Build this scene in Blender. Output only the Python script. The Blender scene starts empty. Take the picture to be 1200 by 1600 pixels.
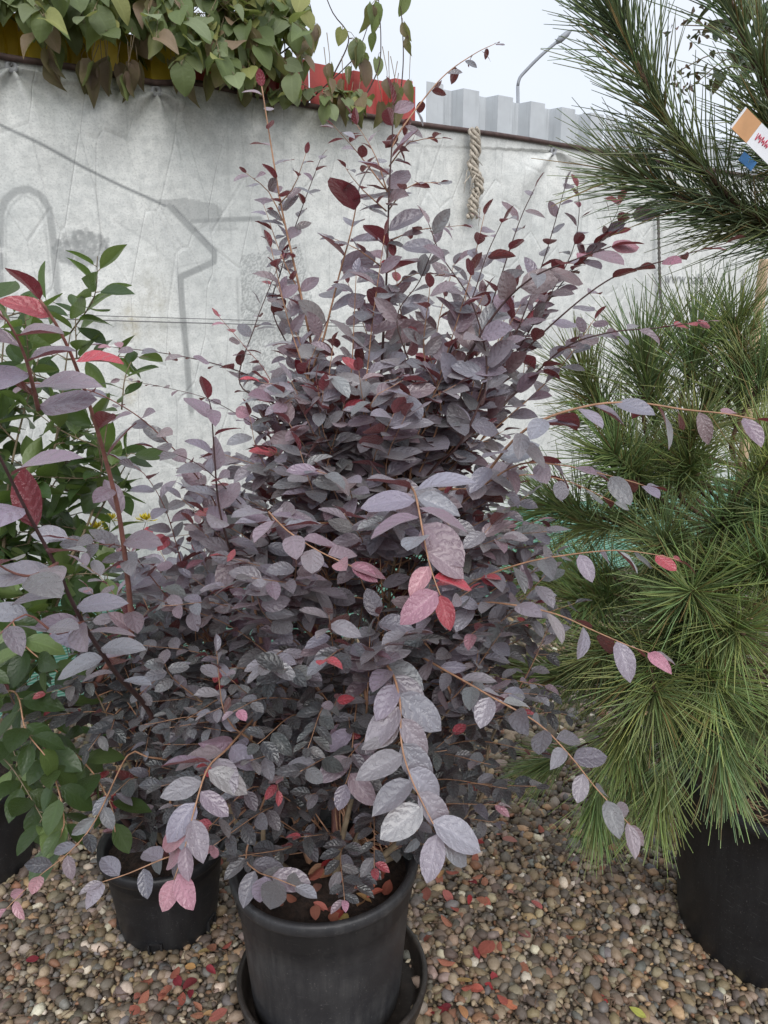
import bpy, math, random
import numpy as np
from mathutils import Vector, Matrix
from mathutils.bvhtree import BVHTree

rng = np.random.RandomState(7)
random.seed(7)
R = math.radians
sc = bpy.context.scene
col = sc.collection

# ------------------------------------------------------------------ camera
CAM_Z = 1.37
PITCH = R(14.5)
FPX = 1202.0
cam_d = bpy.data.cameras.new('camera')
cam = bpy.data.objects.new('camera', cam_d)
col.objects.link(cam)
cam.location = (0, 0, CAM_Z)
cam.rotation_euler = (R(90) - PITCH, 0, 0)
cam_d.sensor_fit = 'VERTICAL'
cam_d.sensor_height = 34.6
cam_d.sensor_width = 25.95
cam_d.lens = FPX / 1600 * 34.6
cam_d.clip_start = 0.02
cam_d.clip_end = 2000
sc.camera = cam

# ------------------------------------------------------------------ sky, sun, exposure
SUN_EL, SUN_AZ = R(44), R(168)      # high soft sun behind the photographer, veiled by cloud
world = bpy.data.worlds.new('World')
sc.world = world
world.use_nodes = True
wn, wl = world.node_tree.nodes, world.node_tree.links
wn.clear()
sky = wn.new('ShaderNodeTexSky'); sky.sky_type = 'NISHITA'; sky.sun_disc = False
sky.sun_elevation = SUN_EL; sky.sun_rotation = SUN_AZ
sky.air_density = 1.0; sky.dust_density = 3.0
skm = wn.new('ShaderNodeVectorMath'); skm.operation = 'SCALE'; skm.inputs['Scale'].default_value = 0.08
wl.new(sky.outputs[0], skm.inputs[0])
tc = wn.new('ShaderNodeTexCoord')
nz = wn.new('ShaderNodeTexNoise'); nz.inputs['Scale'].default_value = 1.6; nz.inputs['Detail'].default_value = 4
wl.new(tc.outputs['Generated'], nz.inputs['Vector'])
cr = wn.new('ShaderNodeValToRGB')
cr.color_ramp.elements[0].position = 0.3; cr.color_ramp.elements[0].color = (0.53, 0.58, 0.66, 1)
cr.color_ramp.elements[1].position = 0.7; cr.color_ramp.elements[1].color = (0.62, 0.65, 0.70, 1)
wl.new(nz.outputs['Fac'], cr.inputs[0])
mx = wn.new('ShaderNodeMix'); mx.data_type = 'RGBA'; mx.inputs[0].default_value = 0.88
wl.new(skm.outputs[0], mx.inputs[6]); wl.new(cr.outputs[0], mx.inputs[7])
bg = wn.new('ShaderNodeBackground'); bg.inputs[1].default_value = 1.06
wl.new(mx.outputs[2], bg.inputs[0])
wo = wn.new('ShaderNodeOutputWorld'); wl.new(bg.outputs[0], wo.inputs[0])

sun_d = bpy.data.lights.new('sun', 'SUN'); sun_d.energy = 1.5; sun_d.angle = R(50); sun_d.color = (1.0, 0.97, 0.93)
sun = bpy.data.objects.new('sun', sun_d); col.objects.link(sun)
sdir = Vector((math.sin(SUN_AZ) * math.cos(SUN_EL), math.cos(SUN_AZ) * math.cos(SUN_EL), math.sin(SUN_EL)))
sun.rotation_euler = sdir.to_track_quat('Z', 'Y').to_euler()
sun.location = (0, -3, 6)
vs = sc.view_settings
vs.view_transform = 'Standard'; vs.look = 'None'; vs.gamma = 1.0; vs.exposure = 0.62
vs.use_curve_mapping = False
sc.cycles.max_bounces = 5; sc.cycles.diffuse_bounces = 3; sc.cycles.glossy_bounces = 2; sc.cycles.transparent_max_bounces = 6

# ------------------------------------------------------------------ pixel -> place helpers (photo pixels, 1200 x 1600)
cp, sp = math.cos(PITCH), math.sin(PITCH)
def ray(px, py):
    r = (px - 600) / FPX; u = (800 - py) / FPX
    return Vector((r, cp + u * sp, -sp + u * cp))
def P(px, py, Y):
    d = ray(px, py); s = Y / d.y
    return Vector((d.x * s, Y, CAM_Z + d.z * s))
F_AZ = R(-32.2); F_D = 2.8                      # the fence: normal azimuth and distance
FN = Vector((math.sin(F_AZ), math.cos(F_AZ), 0)); FE = Vector((FN.y, -FN.x, 0))
def fence_th(px, py, off=0.0):
    d = ray(px, py); s = (F_D + off) / d.dot(FN)
    q = d * s
    return q.dot(FE), CAM_Z + q.z
def FP(t, h, off=0.0):
    q = FN * (F_D + off) + FE * t
    return Vector((q.x, q.y, h))
def project(p):
    v = Vector(p) - Vector((0, 0, CAM_Z))
    z = v.y * cp - v.z * sp
    if z <= 0.05: return None
    u = v.y * sp + v.z * cp
    return 600 + FPX * v.x / z, 800 - FPX * u / z, z

# ------------------------------------------------------------------ mesh helpers
def finish(o, label=None, cat=None, group=None, kind=None):
    if label: o['label'] = label
    if cat: o['category'] = cat
    if group: o['group'] = group
    if kind: o['kind'] = kind
    return o
def mesh_np(name, V, F, mat=None, smooth=True, C=None, UV=None):
    """V (n,3) array, F list/array of faces, C per-vertex rgba, UV per-vertex."""
    me = bpy.data.meshes.new(name)
    V = np.asarray(V, dtype=np.float32)
    if isinstance(F, np.ndarray):
        nf, k = F.shape
        me.vertices.add(len(V)); me.vertices.foreach_set('co', V.ravel())
        me.loops.add(nf * k); me.loops.foreach_set('vertex_index', F.astype(np.int32).ravel())
        me.polygons.add(nf)
        me.polygons.foreach_set('loop_start', np.arange(0, nf * k, k, dtype=np.int32))
        me.update(calc_edges=True)
    else:
        me.from_pydata([tuple(map(float, v)) for v in V], [], F)
    if smooth and len(me.polygons):
        me.polygons.foreach_set('use_smooth', np.ones(len(me.polygons), dtype=bool))
    if C is not None:
        a = me.attributes.new('tint', 'FLOAT_COLOR', 'POINT')
        a.data.foreach_set('color', np.asarray(C, dtype=np.float32).ravel())
    if UV is not None:
        uvl = me.uv_layers.new(name='UVMap')
        li = np.zeros(len(me.loops), dtype=np.int32); me.loops.foreach_get('vertex_index', li)
        uvl.data.foreach_set('uv', np.asarray(UV, dtype=np.float32)[li].ravel())
    if mat: me.materials.append(mat)
    me.update()
    return me
def link(name, me, parent=None, loc=None):
    o = bpy.data.objects.new(name, me)
    col.objects.link(o)
    if parent is not None:
        o.parent = parent
        o.matrix_parent_inverse = Matrix.Translation(-Vector(parent.get('_base', (0, 0, 0))))
    if loc is not None: o.location = loc
    return o
def empty(name, loc):
    o = bpy.data.objects.new(name, None); col.objects.link(o)
    o.empty_display_size = 0.05
    o.location = loc; o['_base'] = tuple(loc)
    return o
class Geo:
    def __init__(self): self.v = []; self.f = []; self.n = 0
    def add(self, V, F):
        self.v.append(np.asarray(V, dtype=np.float32)); n = self.n
        self.f += [tuple(i + n for i in f) for f in F]; self.n += len(V)
    def tube(self, pts, rad, sides=6):
        V, F = tube(pts, rad, sides); self.add(V, F)
    def box(self, c, ax, ay, az):
        c, ax, ay, az = map(Vector, (c, ax, ay, az))
        V = [c + ax * a + ay * b + az * d for d in (-1, 1) for b in (-1, 1) for a in (-1, 1)]
        self.add([tuple(v) for v in V], [(0, 2, 3, 1), (4, 5, 7, 6), (0, 1, 5, 4), (2, 6, 7, 3), (0, 4, 6, 2), (1, 3, 7, 5)])
    def build(self, name, mat, parent=None, smooth=True):
        V = np.concatenate(self.v) if self.v else np.zeros((0, 3))
        return link(name, mesh_np(name, V, self.f, mat, smooth), parent)
def tube(pts, rad, sides=6):
    pts = [Vector(p) for p in pts]; n = len(pts)
    if not hasattr(rad, '__len__'): rad = [rad] * n
    V = []; F = []
    ref = None
    for i, p in enumerate(pts):
        t = (pts[min(i + 1, n - 1)] - pts[max(i - 1, 0)])
        t = t.normalized() if t.length > 1e-9 else Vector((0, 0, 1))
        if ref is None:
            ref = Vector((1, 0, 0)) if abs(t.x) < 0.8 else Vector((0, 1, 0))
        a = (ref - t * ref.dot(t)).normalized(); ref = a
        b = t.cross(a)
        for k in range(sides):
            th = 2 * math.pi * k / sides
            V.append(tuple(p + (a * math.cos(th) + b * math.sin(th)) * rad[i]))
    for i in range(n - 1):
        for k in range(sides):
            k2 = (k + 1) % sides
            F.append((i * sides + k, i * sides + k2, (i + 1) * sides + k2, (i + 1) * sides + k))
    F.append(tuple(range(sides))[::-1]); F.append(tuple((n - 1) * sides + k for k in range(sides)))
    return V, F
def spline(pts, step=0.012):
    """Catmull-Rom resample."""
    p = [Vector(q) for q in pts]
    if len(p) == 2: p = [p[0], (p[0] + p[1]) / 2, p[1]]
    e = [p[0] * 2 - p[1]] + p + [p[-1] * 2 - p[-2]]
    out = []
    for i in range(1, len(e) - 2):
        a, b, c, d = e[i - 1], e[i], e[i + 1], e[i + 2]
        m = max(2, int((c - b).length / step))
        for j in range(m):
            t = j / m
            out.append(0.5 * ((2 * b) + (c - a) * t + (2 * a - 5 * b + 4 * c - d) * t * t + (3 * b - a - 3 * c + d) * t ** 3))
    out.append(p[-1].copy())
    return out
def lathe(prof, n=48, close=False):
    V = []; F = []
    m = len(prof)
    for k in range(n):
        a = 2 * math.pi * k / n
        for r, z in prof: V.append((r * math.cos(a), r * math.sin(a), z))
    for k in range(n):
        k2 = (k + 1) % n
        for i in range(m - 1):
            F.append((k * m + i, k2 * m + i, k2 * m + i + 1, k * m + i + 1))
    return V, F

# ------------------------------------------------------------------ materials
class NT:
    def __init__(self, name):
        self.m = bpy.data.materials.new(name); self.m.use_nodes = True
        self.t = self.m.node_tree; self.n = self.t.nodes; self.l = self.t.links
        self.n.clear()
        self.out = self.n.new('ShaderNodeOutputMaterial')
        self.b = self.n.new('ShaderNodeBsdfPrincipled')
        self.l.new(self.b.outputs[0], self.out.inputs[0])
    def set(self, sock, v):
        if hasattr(v, 'links') or isinstance(v, bpy.types.NodeSocket): self.l.new(v, sock)
        else:
            if hasattr(sock.default_value, '__len__') and len(sock.default_value) == 4 and len(v) == 3: v = tuple(v) + (1,)
            sock.default_value = v
    def bs(self, **k):
        for a, v in k.items(): self.set(self.b.inputs[a.replace('_', ' ')], v)
    def coord(self, which='Object', scale=None):
        c = self.n.new('ShaderNodeTexCoord').outputs[which]
        if scale is None: return c
        mp = self.n.new('ShaderNodeMapping'); self.l.new(c, mp.inputs[0]); mp.inputs['Scale'].default_value = scale
        return mp.outputs[0]
    def noise(self, vec, scale, detail=4, rough=0.6):
        x = self.n.new('ShaderNodeTexNoise'); self.l.new(vec, x.inputs['Vector'])
        x.inputs['Scale'].default_value = scale; x.inputs['Detail'].default_value = detail; x.inputs['Roughness'].default_value = rough
        return x.outputs['Fac']
    def ramp(self, v, a, b, ca=0.0, cb=1.0):
        x = self.n.new('ShaderNodeMapRange'); self.set(x.inputs[0], v)
        for i, q in enumerate((a, b, ca, cb)): x.inputs[i + 1].default_value = q
        x.clamp = True
        return x.outputs[0]
    def math(self, op, a, b=0.0):
        x = self.n.new('ShaderNodeMath'); x.operation = op; self.set(x.inputs[0], a); self.set(x.inputs[1], b)
        return x.outputs[0]
    def mix(self, f, a, b, bt='MIX'):
        x = self.n.new('ShaderNodeMix'); x.data_type = 'RGBA'; x.blend_type = bt
        self.set(x.inputs[0], f); self.set(x.inputs[6], a); self.set(x.inputs[7], b)
        return x.outputs[2]
    def bump(self, h, strength=0.3, dist=0.01):
        x = self.n.new('ShaderNodeBump'); self.l.new(h, x.inputs['Height'])
        x.inputs['Strength'].default_value = strength; x.inputs['Distance'].default_value = dist
        self.l.new(x.outputs[0], self.b.inputs['Normal'])
    def attr(self, name='tint'):
        x = self.n.new('ShaderNodeAttribute'); x.attribute_name = name
        return x
def simple(name, c, rough=0.6, var=0.25, scale=30, bump=0.0, bdist=0.002, spec=0.5):
    t = NT(name); v = t.coord()
    f = t.noise(v, scale)
    c2 = tuple(x * (1 - var) for x in c); c3 = tuple(min(1, x * (1 + var)) for x in c)
    t.bs(Base_Color=t.mix(t.ramp(f, 0.3, 0.7), c2, c3), Roughness=rough)
    t.b.inputs['Specular IOR Level'].default_value = spec
    if bump: t.bump(t.noise(v, scale * 3), bump, bdist)
    return t.m
def leaf_material(name, source, under_a, under_b, rough=0.45, vein=0.5, trans=0.25, tint_trans=(0.5, 0.05, 0.06), spec=0.5,
                  vein_col=1.25, veins=7.0, sheen=0.0, spots=0.0, bumpd=0.0016):
    """two-sided leaf: top colour from object colour or 'tint' attribute, underside between under_a and under_b."""
    t = NT(name)
    if source == 'object':
        a = t.n.new('ShaderNodeObjectInfo'); c, al = a.outputs['Color'], a.outputs['Alpha']
    else:
        a = t.attr(); c, al = a.outputs['Color'], a.outputs['Alpha']
    uv = t.coord('UV')
    s = t.n.new('ShaderNodeSeparateXYZ'); t.l.new(uv, s.inputs[0])
    ax = t.math('ABSOLUTE', t.math('SUBTRACT', s.outputs[0], 0.5))          # 0 at midrib .. .5
    mid = t.ramp(ax, 0.012, 0.05, 1, 0)
    k = t.math('MULTIPLY', t.math('SUBTRACT', s.outputs[1], t.math('MULTIPLY', ax, 0.55)), veins)
    mpu = t.n.new('ShaderNodeMapping'); t.l.new(uv, mpu.inputs[0]); mpu.inputs['Scale'].default_value = (5, 8, 1)
    oloc = t.n.new('ShaderNodeObjectInfo'); t.l.new(oloc.outputs['Location'], mpu.inputs['Location'])
    wob = t.noise(mpu.outputs[0], 1.0, 3)
    k = t.math('ADD', k, t.math('MULTIPLY', wob, 1.9))
    fr = t.math('ABSOLUTE', t.math('SUBTRACT', t.math('FRACT', k), 0.5))      # 0 mid of panel .. .5 at vein
    lat = t.ramp(fr, 0.40, 0.5, 0, 1)
    veinm = t.math('MAXIMUM', mid, t.math('MULTIPLY', lat, 0.3))
    pos = t.coord('Object')
    nf = t.noise(pos, 60, 3)
    ctop = t.mix(t.math('MULTIPLY', veinm, 0.35), c, t.mix(1.0, c, (vein_col, vein_col, vein_col, 1), 'MULTIPLY'))
    ctop = t.mix(t.ramp(nf, 0.35, 0.7, 0, 0.45), ctop, t.mix(1.0, ctop, (0.62, 0.6, 0.62, 1), 'MULTIPLY'))
    if spots:
        wet = t.noise(pos, 420, 2)
        ctop = t.mix(t.ramp(wet, 0.62, 0.72, 0, spots), ctop, t.mix(1.0, ctop, (0.5, 0.5, 0.52, 1), 'MULTIPLY'))
    cund = t.mix(al, under_a, under_b)
    g = t.n.new('ShaderNodeNewGeometry')
    cc = t.mix(g.outputs['Backfacing'], ctop, cund)
    t.bs(Base_Color=cc)
    rr = t.ramp(nf, 0.3, 0.7, rough - 0.08, rough + 0.14)
    t.set(t.b.inputs['Roughness'], rr)
    t.b.inputs['Specular IOR Level'].default_value = spec
    if sheen:
        t.b.inputs['Sheen Weight'].default_value = sheen; t.b.inputs['Sheen Roughness'].default_value = 0.5
    pan = t.math('POWER', t.ramp(fr, 0.0, 0.5, 1, 0), 0.6)
    h = t.math('MULTIPLY', pan, t.ramp(ax, 0.0, 0.14, 0, 1))
    h = t.math('ADD', t.math('MULTIPLY', h, 0.75), t.math('MULTIPLY', wob, 1.8))
    t.bump(h, vein, bumpd)
    tr = t.n.new('ShaderNodeBsdfTranslucent')
    t.set(tr.inputs[0], t.mix(0.6, cund, tint_trans))
    ms = t.n.new('ShaderNodeMixShader'); ms.inputs[0].default_value = trans
    t.l.new(t.b.outputs[0], ms.inputs[1]); t.l.new(tr.outputs[0], ms.inputs[2])
    t.l.new(ms.outputs[0], t.out.inputs[0])
    return t.m

M = {}
LK = dict(rough=0.30, vein=0.68, trans=0.16, spec=0.9, sheen=0.2, spots=0.8, veins=5.0, bumpd=0.0020)
M['loro_o'] = leaf_material('purple_leaf', 'object', (0.21, 0.024, 0.04, 1), (0.12, 0.045, 0.034, 1), **LK)
M['loro_a'] = leaf_material('purple_leaf_mass', 'attr', (0.21, 0.024, 0.04, 1), (0.12, 0.045, 0.034, 1), **LK)
GK = dict(rough=0.3, vein=0.35, trans=0.28, tint_trans=(0.25, 0.4, 0.05), spec=0.5, veins=6.0, vein_col=1.6)
M['green_o'] = leaf_material('green_leaf', 'object', (0.13, 0.2, 0.06, 1), (0.18, 0.22, 0.09, 1), **GK)
M['green_a'] = leaf_material('green_leaf_mass', 'attr', (0.13, 0.2, 0.06, 1), (0.18, 0.22, 0.09, 1), **GK)
M['dk_o'] = leaf_material('dark_leaf', 'object', (0.035, 0.045, 0.02, 1), (0.12, 0.07, 0.05, 1), **dict(GK, trans=.1))
M['dk_a'] = leaf_material('dark_leaf_mass', 'attr', (0.035, 0.045, 0.02, 1), (0.12, 0.07, 0.05, 1), **dict(GK, trans=.1))
VK = dict(rough=0.5, vein=0.4, trans=0.4, tint_trans=(0.32, 0.42, 0.08), spec=0.4, veins=5.0, vein_col=1.5)
M['vine_o'] = leaf_material('vine_leaf', 'object', (0.22, 0.26, 0.11, 1), (0.2, 0.13, 0.09, 1), **VK)
M['vine_a'] = leaf_material('vine_leaf_mass', 'attr', (0.22, 0.26, 0.11, 1), (0.2, 0.13, 0.09, 1), **VK)
M['dead'] = leaf_material('fallen_leaf', 'object', (0.3, 0.08, 0.06, 1), (0.35, 0.16, 0.1, 1), rough=0.7, vein=0.4, trans=0.1, spec=0.3)
M['stem_red'] = simple('red_brown_bark', (0.27, 0.12, 0.095), 0.6, 0.3, 60, 0.3)
M['stem_tan'] = simple('tan_bark', (0.36, 0.2, 0.12), 0.65, 0.3, 70, 0.3)
M['stem_dark'] = simple('dark_bark', (0.07, 0.035, 0.033), 0.6, 0.3, 60, 0.3)
M['stem_grey'] = simple('grey_bark', (0.22, 0.17, 0.11), 0.8, 0.35, 50, 0.5)
M['stem_vine'] = simple('vine_bark', (0.06, 0.04, 0.03), 0.8, 0.35, 50, 0.5)
M['pine_bark'] = simple('pine_bark', (0.12, 0.075, 0.045), 0.85, 0.5, 90, 0.8, 0.004)

def pot_mat(name, base, dust):
    t = NT(name); v = t.coord()
    n1 = t.noise(v, 9, 5); n2 = t.noise(t.coord('Object', (60, 60, 4)), 1.0, 5)
    f = t.math('MULTIPLY', t.ramp(n1, 0.4, 0.75), t.ramp(n2, 0.35, 0.75))
    fine = t.noise(v, 300, 2)
    c = t.mix(f, base, dust)
    c = t.mix(t.ramp(fine, 0.66, 0.74, 0, 0.5), c, (0.2, 0.19, 0.18, 1))
    t.bs(Base_Color=c, Roughness=t.ramp(n1, 0.3, 0.7, 0.38, 0.6))
    scr = t.noise(t.coord('Object', (22, 22, 260)), 1.0, 3)
    c = t.mix(t.ramp(scr, 0.66, 0.72, 0, 0.3), c, (0.16, 0.16, 0.16, 1)); t.bs(Base_Color=c)
    t.bump(t.noise(v, 160, 3), 0.2, 0.001)
    return t.m
M['pot'] = pot_mat('black_plastic', (0.026, 0.026, 0.029, 1), (0.095, 0.092, 0.09, 1))
M['pot_big'] = pot_mat('black_rubber_plastic', (0.012, 0.012, 0.014, 1), (0.035, 0.035, 0.036, 1))
M['saucer'] = pot_mat('brown_black_plastic', (0.022, 0.018, 0.016, 1), (0.09, 0.07, 0.055, 1))
def soil_mat():
    t = NT('soil'); v = t.coord()
    n = t.noise(v, 70, 6, 0.75)
    t.bs(Base_Color=t.mix(t.ramp(n, 0.35, 0.7), (0.010, 0.007, 0.006, 1), (0.075, 0.045, 0.032, 1)), Roughness=0.95)
    t.bump(n, 1.0, 0.012)
    return t.m
M['soil'] = soil_mat()
def ground_mat():
    t = NT('gravel_bed'); v = t.coord()
    vo = t.n.new('ShaderNodeTexVoronoi'); t.l.new(v, vo.inputs['Vector']); vo.inputs['Scale'].default_value = 55
    n = t.noise(v, 3, 4)
    hs = t.n.new('ShaderNodeSeparateColor'); t.l.new(vo.outputs['Color'], hs.inputs[0])
    c = t.mix(hs.outputs[0], (0.045, 0.034, 0.026, 1), (0.19, 0.15, 0.11, 1))
    c = t.mix(t.ramp(n, 0.4, 0.7, 0, 0.5), c, (0.06, 0.045, 0.034, 1))
    t.bs(Base_Color=c, Roughness=0.9)
    t.bump(t.ramp(vo.outputs['Distance'], 0, 0.6, 1, 0), 0.8, 0.008)
    return t.m
M['ground'] = ground_mat()
def pebble_mat(name, source):
    t = NT(name)
    if source == 'object': c = t.n.new('ShaderNodeObjectInfo').outputs['Color']
    else: c = t.attr().outputs['Color']
    v = t.coord('Object')
    n = t.noise(v, 140 if source != 'object' else 2.5, 4)
    c2 = t.mix(t.ramp(n, 0.35, 0.7, 0, 0.6), c, t.mix(1.0, c, (0.5, 0.45, 0.4, 1), 'MULTIPLY'))
    t.bs(Base_Color=c2, Roughness=0.62)
    t.bump(n, 0.25, 0.002)
    return t.m
M['peb_a'] = pebble_mat('pebbles', 'attr'); M['peb_o'] = pebble_mat('pebble', 'object')
def needle_mat():
    t = NT('pine_needles')
    a = t.attr(); oi = t.n.new('ShaderNodeObjectInfo')
    c = t.mix(1.0, a.outputs['Color'], oi.outputs['Color'], 'MULTIPLY')
    t.bs(Base_Color=c, Roughness=0.42)
    tr = t.n.new('ShaderNodeBsdfTranslucent'); t.l.new(c, tr.inputs[0])
    ms = t.n.new('ShaderNodeMixShader'); ms.inputs[0].default_value = 0.25
    t.l.new(t.b.outputs[0], ms.inputs[1]); t.l.new(tr.outputs[0], ms.inputs[2]); t.l.new(ms.outputs[0], t.out.inputs[0])
    return t.m
M['needle'] = needle_mat()
def tarp_mat():
    t = NT('weathered_banner_cloth'); v = t.coord('UV')                  # uv in metres along / up the fence
    a = t.attr(); s = t.n.new('ShaderNodeSeparateColor'); t.l.new(a.outputs['Color'], s.inputs[0])
    n1 = t.noise(v, 2.2, 5); n2 = t.noise(v, 26, 5, 0.7); n3 = t.noise(v, 150, 4, 0.7)
    mp = t.n.new('ShaderNodeMapping'); t.l.new(v, mp.inputs[0]); mp.inputs['Scale'].default_value = (26, 1.3, 1)
    st = t.noise(mp.outputs[0], 1.0, 5, 0.65)
    base = t.mix(t.ramp(n1, 0.35, 0.65), (0.63, 0.65, 0.635, 1), (0.80, 0.81, 0.785, 1))
    base = t.mix(t.ramp(n2, 0.42, 0.66, 0, 0.55), base, (0.42, 0.44, 0.435, 1))
    base = t.mix(t.ramp(n3, 0.5, 0.66, 0, 0.55), base, (0.40, 0.415, 0.41, 1))
    base = t.mix(t.ramp(st, 0.58, 0.72, 0, 0.35), base, (0.33, 0.345, 0.34, 1))
    pr = t.math('MULTIPLY', t.math('MULTIPLY', s.outputs[0], 1.45), t.ramp(n2, 0.25, 0.65, 1.0, 0.7))
    base = t.mix(pr, base, (0.17, 0.18, 0.185, 1))
    stain = t.math('MULTIPLY', s.outputs[1], t.ramp(t.noise(v, 8, 6, 0.75), 0.3, 0.68, 0.15, 1.0))
    base = t.mix(t.math('MULTIPLY', stain, 0.85), base, (0.11, 0.115, 0.11, 1))
    base = t.mix(t.math('MULTIPLY', s.outputs[2], t.ramp(n2, 0.35, 0.65)), base, (0.55, 0.46, 0.24, 1))
    t.bs(Base_Color=base, Roughness=0.7)
    t.b.inputs['Specular IOR Level'].default_value = 0.3
    cm = t.n.new('ShaderNodeMapping'); t.l.new(v, cm.inputs[0]); cm.inputs['Scale'].default_value = (7, 2.2, 1)
    vo = t.n.new('ShaderNodeTexVoronoi'); vo.feature = 'DISTANCE_TO_EDGE'; t.l.new(cm.outputs[0], vo.inputs['Vector']); vo.inputs['Scale'].default_value = 1.4
    crease = t.ramp(vo.outputs['Distance'], 0.0, 0.03, -0.5, 0)
    h = t.math('ADD', t.math('ADD', t.math('MULTIPLY', n2, 0.6), t.math('MULTIPLY', n3, 0.25)), crease)
    t.bump(h, 0.5, 0.008)
    return t.m
M['tarp'] = tarp_mat()
def sheet_mat(name, c, dirt=0.5):
    t = NT(name); v = t.coord()
    n = t.noise(v, 12, 5)
    mp = t.n.new('ShaderNodeMapping'); t.l.new(v, mp.inputs[0]); mp.inputs['Scale'].default_value = (60, 60, 3)
    st = t.noise(mp.outputs[0], 1.0, 4)
    cc = t.mix(t.ramp(n, 0.4, 0.7, 0, dirt), c + (1,), tuple(x * 0.6 for x in c) + (1,))
    cc = t.mix(t.ramp(st, 0.55, 0.75, 0, 0.4), cc, tuple(x * 0.5 for x in c) + (1,))
    t.bs(Base_Color=cc, Roughness=0.45)
    return t.m
M['sheet_white'] = sheet_mat('white_painted_sheet', (0.52, 0.55, 0.575), 0.3)
M['sheet_red'] = sheet_mat('red_painted_sheet', (0.50, 0.085, 0.075))
M['sheet_yellow'] = sheet_mat('yellow_painted_sheet', (0.62, 0.43, 0.03))
M['rail'] = simple('rusty_brown_steel', (0.075, 0.045, 0.04), 0.7, 0.4, 40)
M['metal'] = simple('galvanised_steel', (0.3, 0.31, 0.33), 0.4, 0.2, 40)
M['rope'] = simple('weathered_rope', (0.48, 0.43, 0.36), 0.9, 0.45, 90, 0.8, 0.003)
M['ropedark'] = simple('dark_cord', (0.14, 0.13, 0.12), 0.9, 0.45, 120, 0.8, 0.003)
M['wire'] = simple('grey_wire', (0.16, 0.16, 0.165), 0.5)
M['wood'] = simple('pale_stake_wood', (0.68, 0.5, 0.33), 0.75, 0.25, 40, 0.3)
M['ink'] = simple('faded_grey_print', (0.30, 0.31, 0.31), 0.7, 0.15, 20)
M['net'] = None
M['yellow_petal'] = simple('yellow_petal', (0.75, 0.62, 0.06), 0.55, 0.2, 60)
M['lamp'] = simple('grey_lamp_paint', (0.28, 0.30, 0.33), 0.5, 0.1, 4)
M['tagw'] = simple('white_tag_plastic', (0.78, 0.8, 0.84), 0.45, 0.06, 20)
M['tago'] = simple('orange_tag_band', (0.60, 0.33, 0.16), 0.5, 0.12, 30)
M['tagr'] = simple('red_ink', (0.55, 0.04, 0.09), 0.6)
M['tagb'] = simple('blue_ink', (0.08, 0.08, 0.2), 0.6)
M['tagblue'] = simple('blue_tag_plastic', (0.05, 0.2, 0.48), 0.45)
def net_mat():
    t = NT('green_shade_net'); v = t.coord('UV')
    s = t.n.new('ShaderNodeSeparateXYZ'); t.l.new(v, s.inputs[0])
    fx = t.math('ABSOLUTE', t.math('SUBTRACT', t.math('FRACT', t.math('MULTIPLY', s.outputs[1], 90)), 0.5))
    f = t.ramp(fx, 0.2, 0.35)
    n = t.noise(v, 14, 3)
    c = t.mix(f, (0.07, 0.27, 0.19, 1), (0.32, 0.5, 0.42, 1))
    c = t.mix(t.ramp(n, 0.4, 0.7, 0, 0.5), c, (0.12, 0.3, 0.24, 1))
    t.bs(Base_Color=c, Roughness=0.7)
    return t.m
M['net'] = net_mat()

# ------------------------------------------------------------------ ground
S = 150.0
gv = [(-S, -S, 0), (S, -S, 0), (S, S, 0), (-S, S, 0)]
ground = link('ground', mesh_np('ground', np.array(gv), [(0, 1, 2, 3)], M['ground'], False))
finish(ground, 'brown earth and gravel floor under the pots', None, None, 'structure')

POT_MAIN = Vector((-0.118, 1.30, 0)); POT_SMALL = Vector((-0.50, 1.50, 0)); POT_LEFT = Vector((-1.04, 1.69, 0)); POT_RIGHT = Vector((0.905, 1.474, 0))
pots_r = [(POT_MAIN, 0.185), (POT_SMALL, 0.10), (POT_LEFT, 0.11), (POT_RIGHT, 0.20)]

# pebbles
def pebble_base():
    o = [(1, 0, 0), (-1, 0, 0), (0, 1, 0), (0, -1, 0), (0, 0, 1), (0, 0, -1)]
    f = [(0, 2, 4), (2, 1, 4), (1, 3, 4), (3, 0, 4), (2, 0, 5), (1, 2, 5), (3, 1, 5), (0, 3, 5)]
    V = [Vector(v) for v in o]; F = []; mid = {}
    def m(a, b):
        k = (min(a, b), max(a, b))
        if k not in mid: V.append(((V[a] + V[b]) / 2).normalized()); mid[k] = len(V) - 1
        return mid[k]
    for a, b, c in f:
        x, y, z = m(a, b), m(b, c), m(c, a)
        F += [(a, x, z), (x, b, y), (z, y, c), (x, y, z)]
    return np.array([tuple(v) for v in V]), np.array(F)
PBV, PBF = pebble_base()
pv_variants = []
for k in range(8):
    vv = PBV.copy()
    vv *= (1 + rng.uniform(-0.2, 0.2, (len(vv), 1)))
    e = rng.uniform(1.5, 3.5)
    vv = np.sign(vv) * np.abs(vv) ** rng.uniform(0.7, 1.15)
    pv_variants.append(vv)
PAL = np.array([(.17, .125, .085), (.23, .185, .135), (.105, .088, .07), (.32, .26, .185), (.55, .50, .42), (.24, .13, .08), (.16, .155, .15),
                (.10, .08, .065), (.36, .25, .15), (.27, .22, .19), (.2, .16, .10), (.13, .11, .095)])
PW = np.array([.14, .14, .13, .10, .045, .055, .11, .10, .05, .07, .1, .1]); PW = PW / PW.sum()
pos = []
def scatter(y0, y1, sp_, margin):
    ys = np.arange(y0, y1, sp_ * 0.87)
    for j, y in enumerate(ys):
        w = (y * 1.02) * 0.56 + margin
        for x in np.arange(-w, w, sp_) + (0.5 * sp_ if j % 2 else 0):
            pos.append((x, y, sp_))
scatter(1.02, 2.1, 0.0116, 0.26)
scatter(2.1, 3.3, 0.019, 0.3)
pos = np.array(pos)
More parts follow.
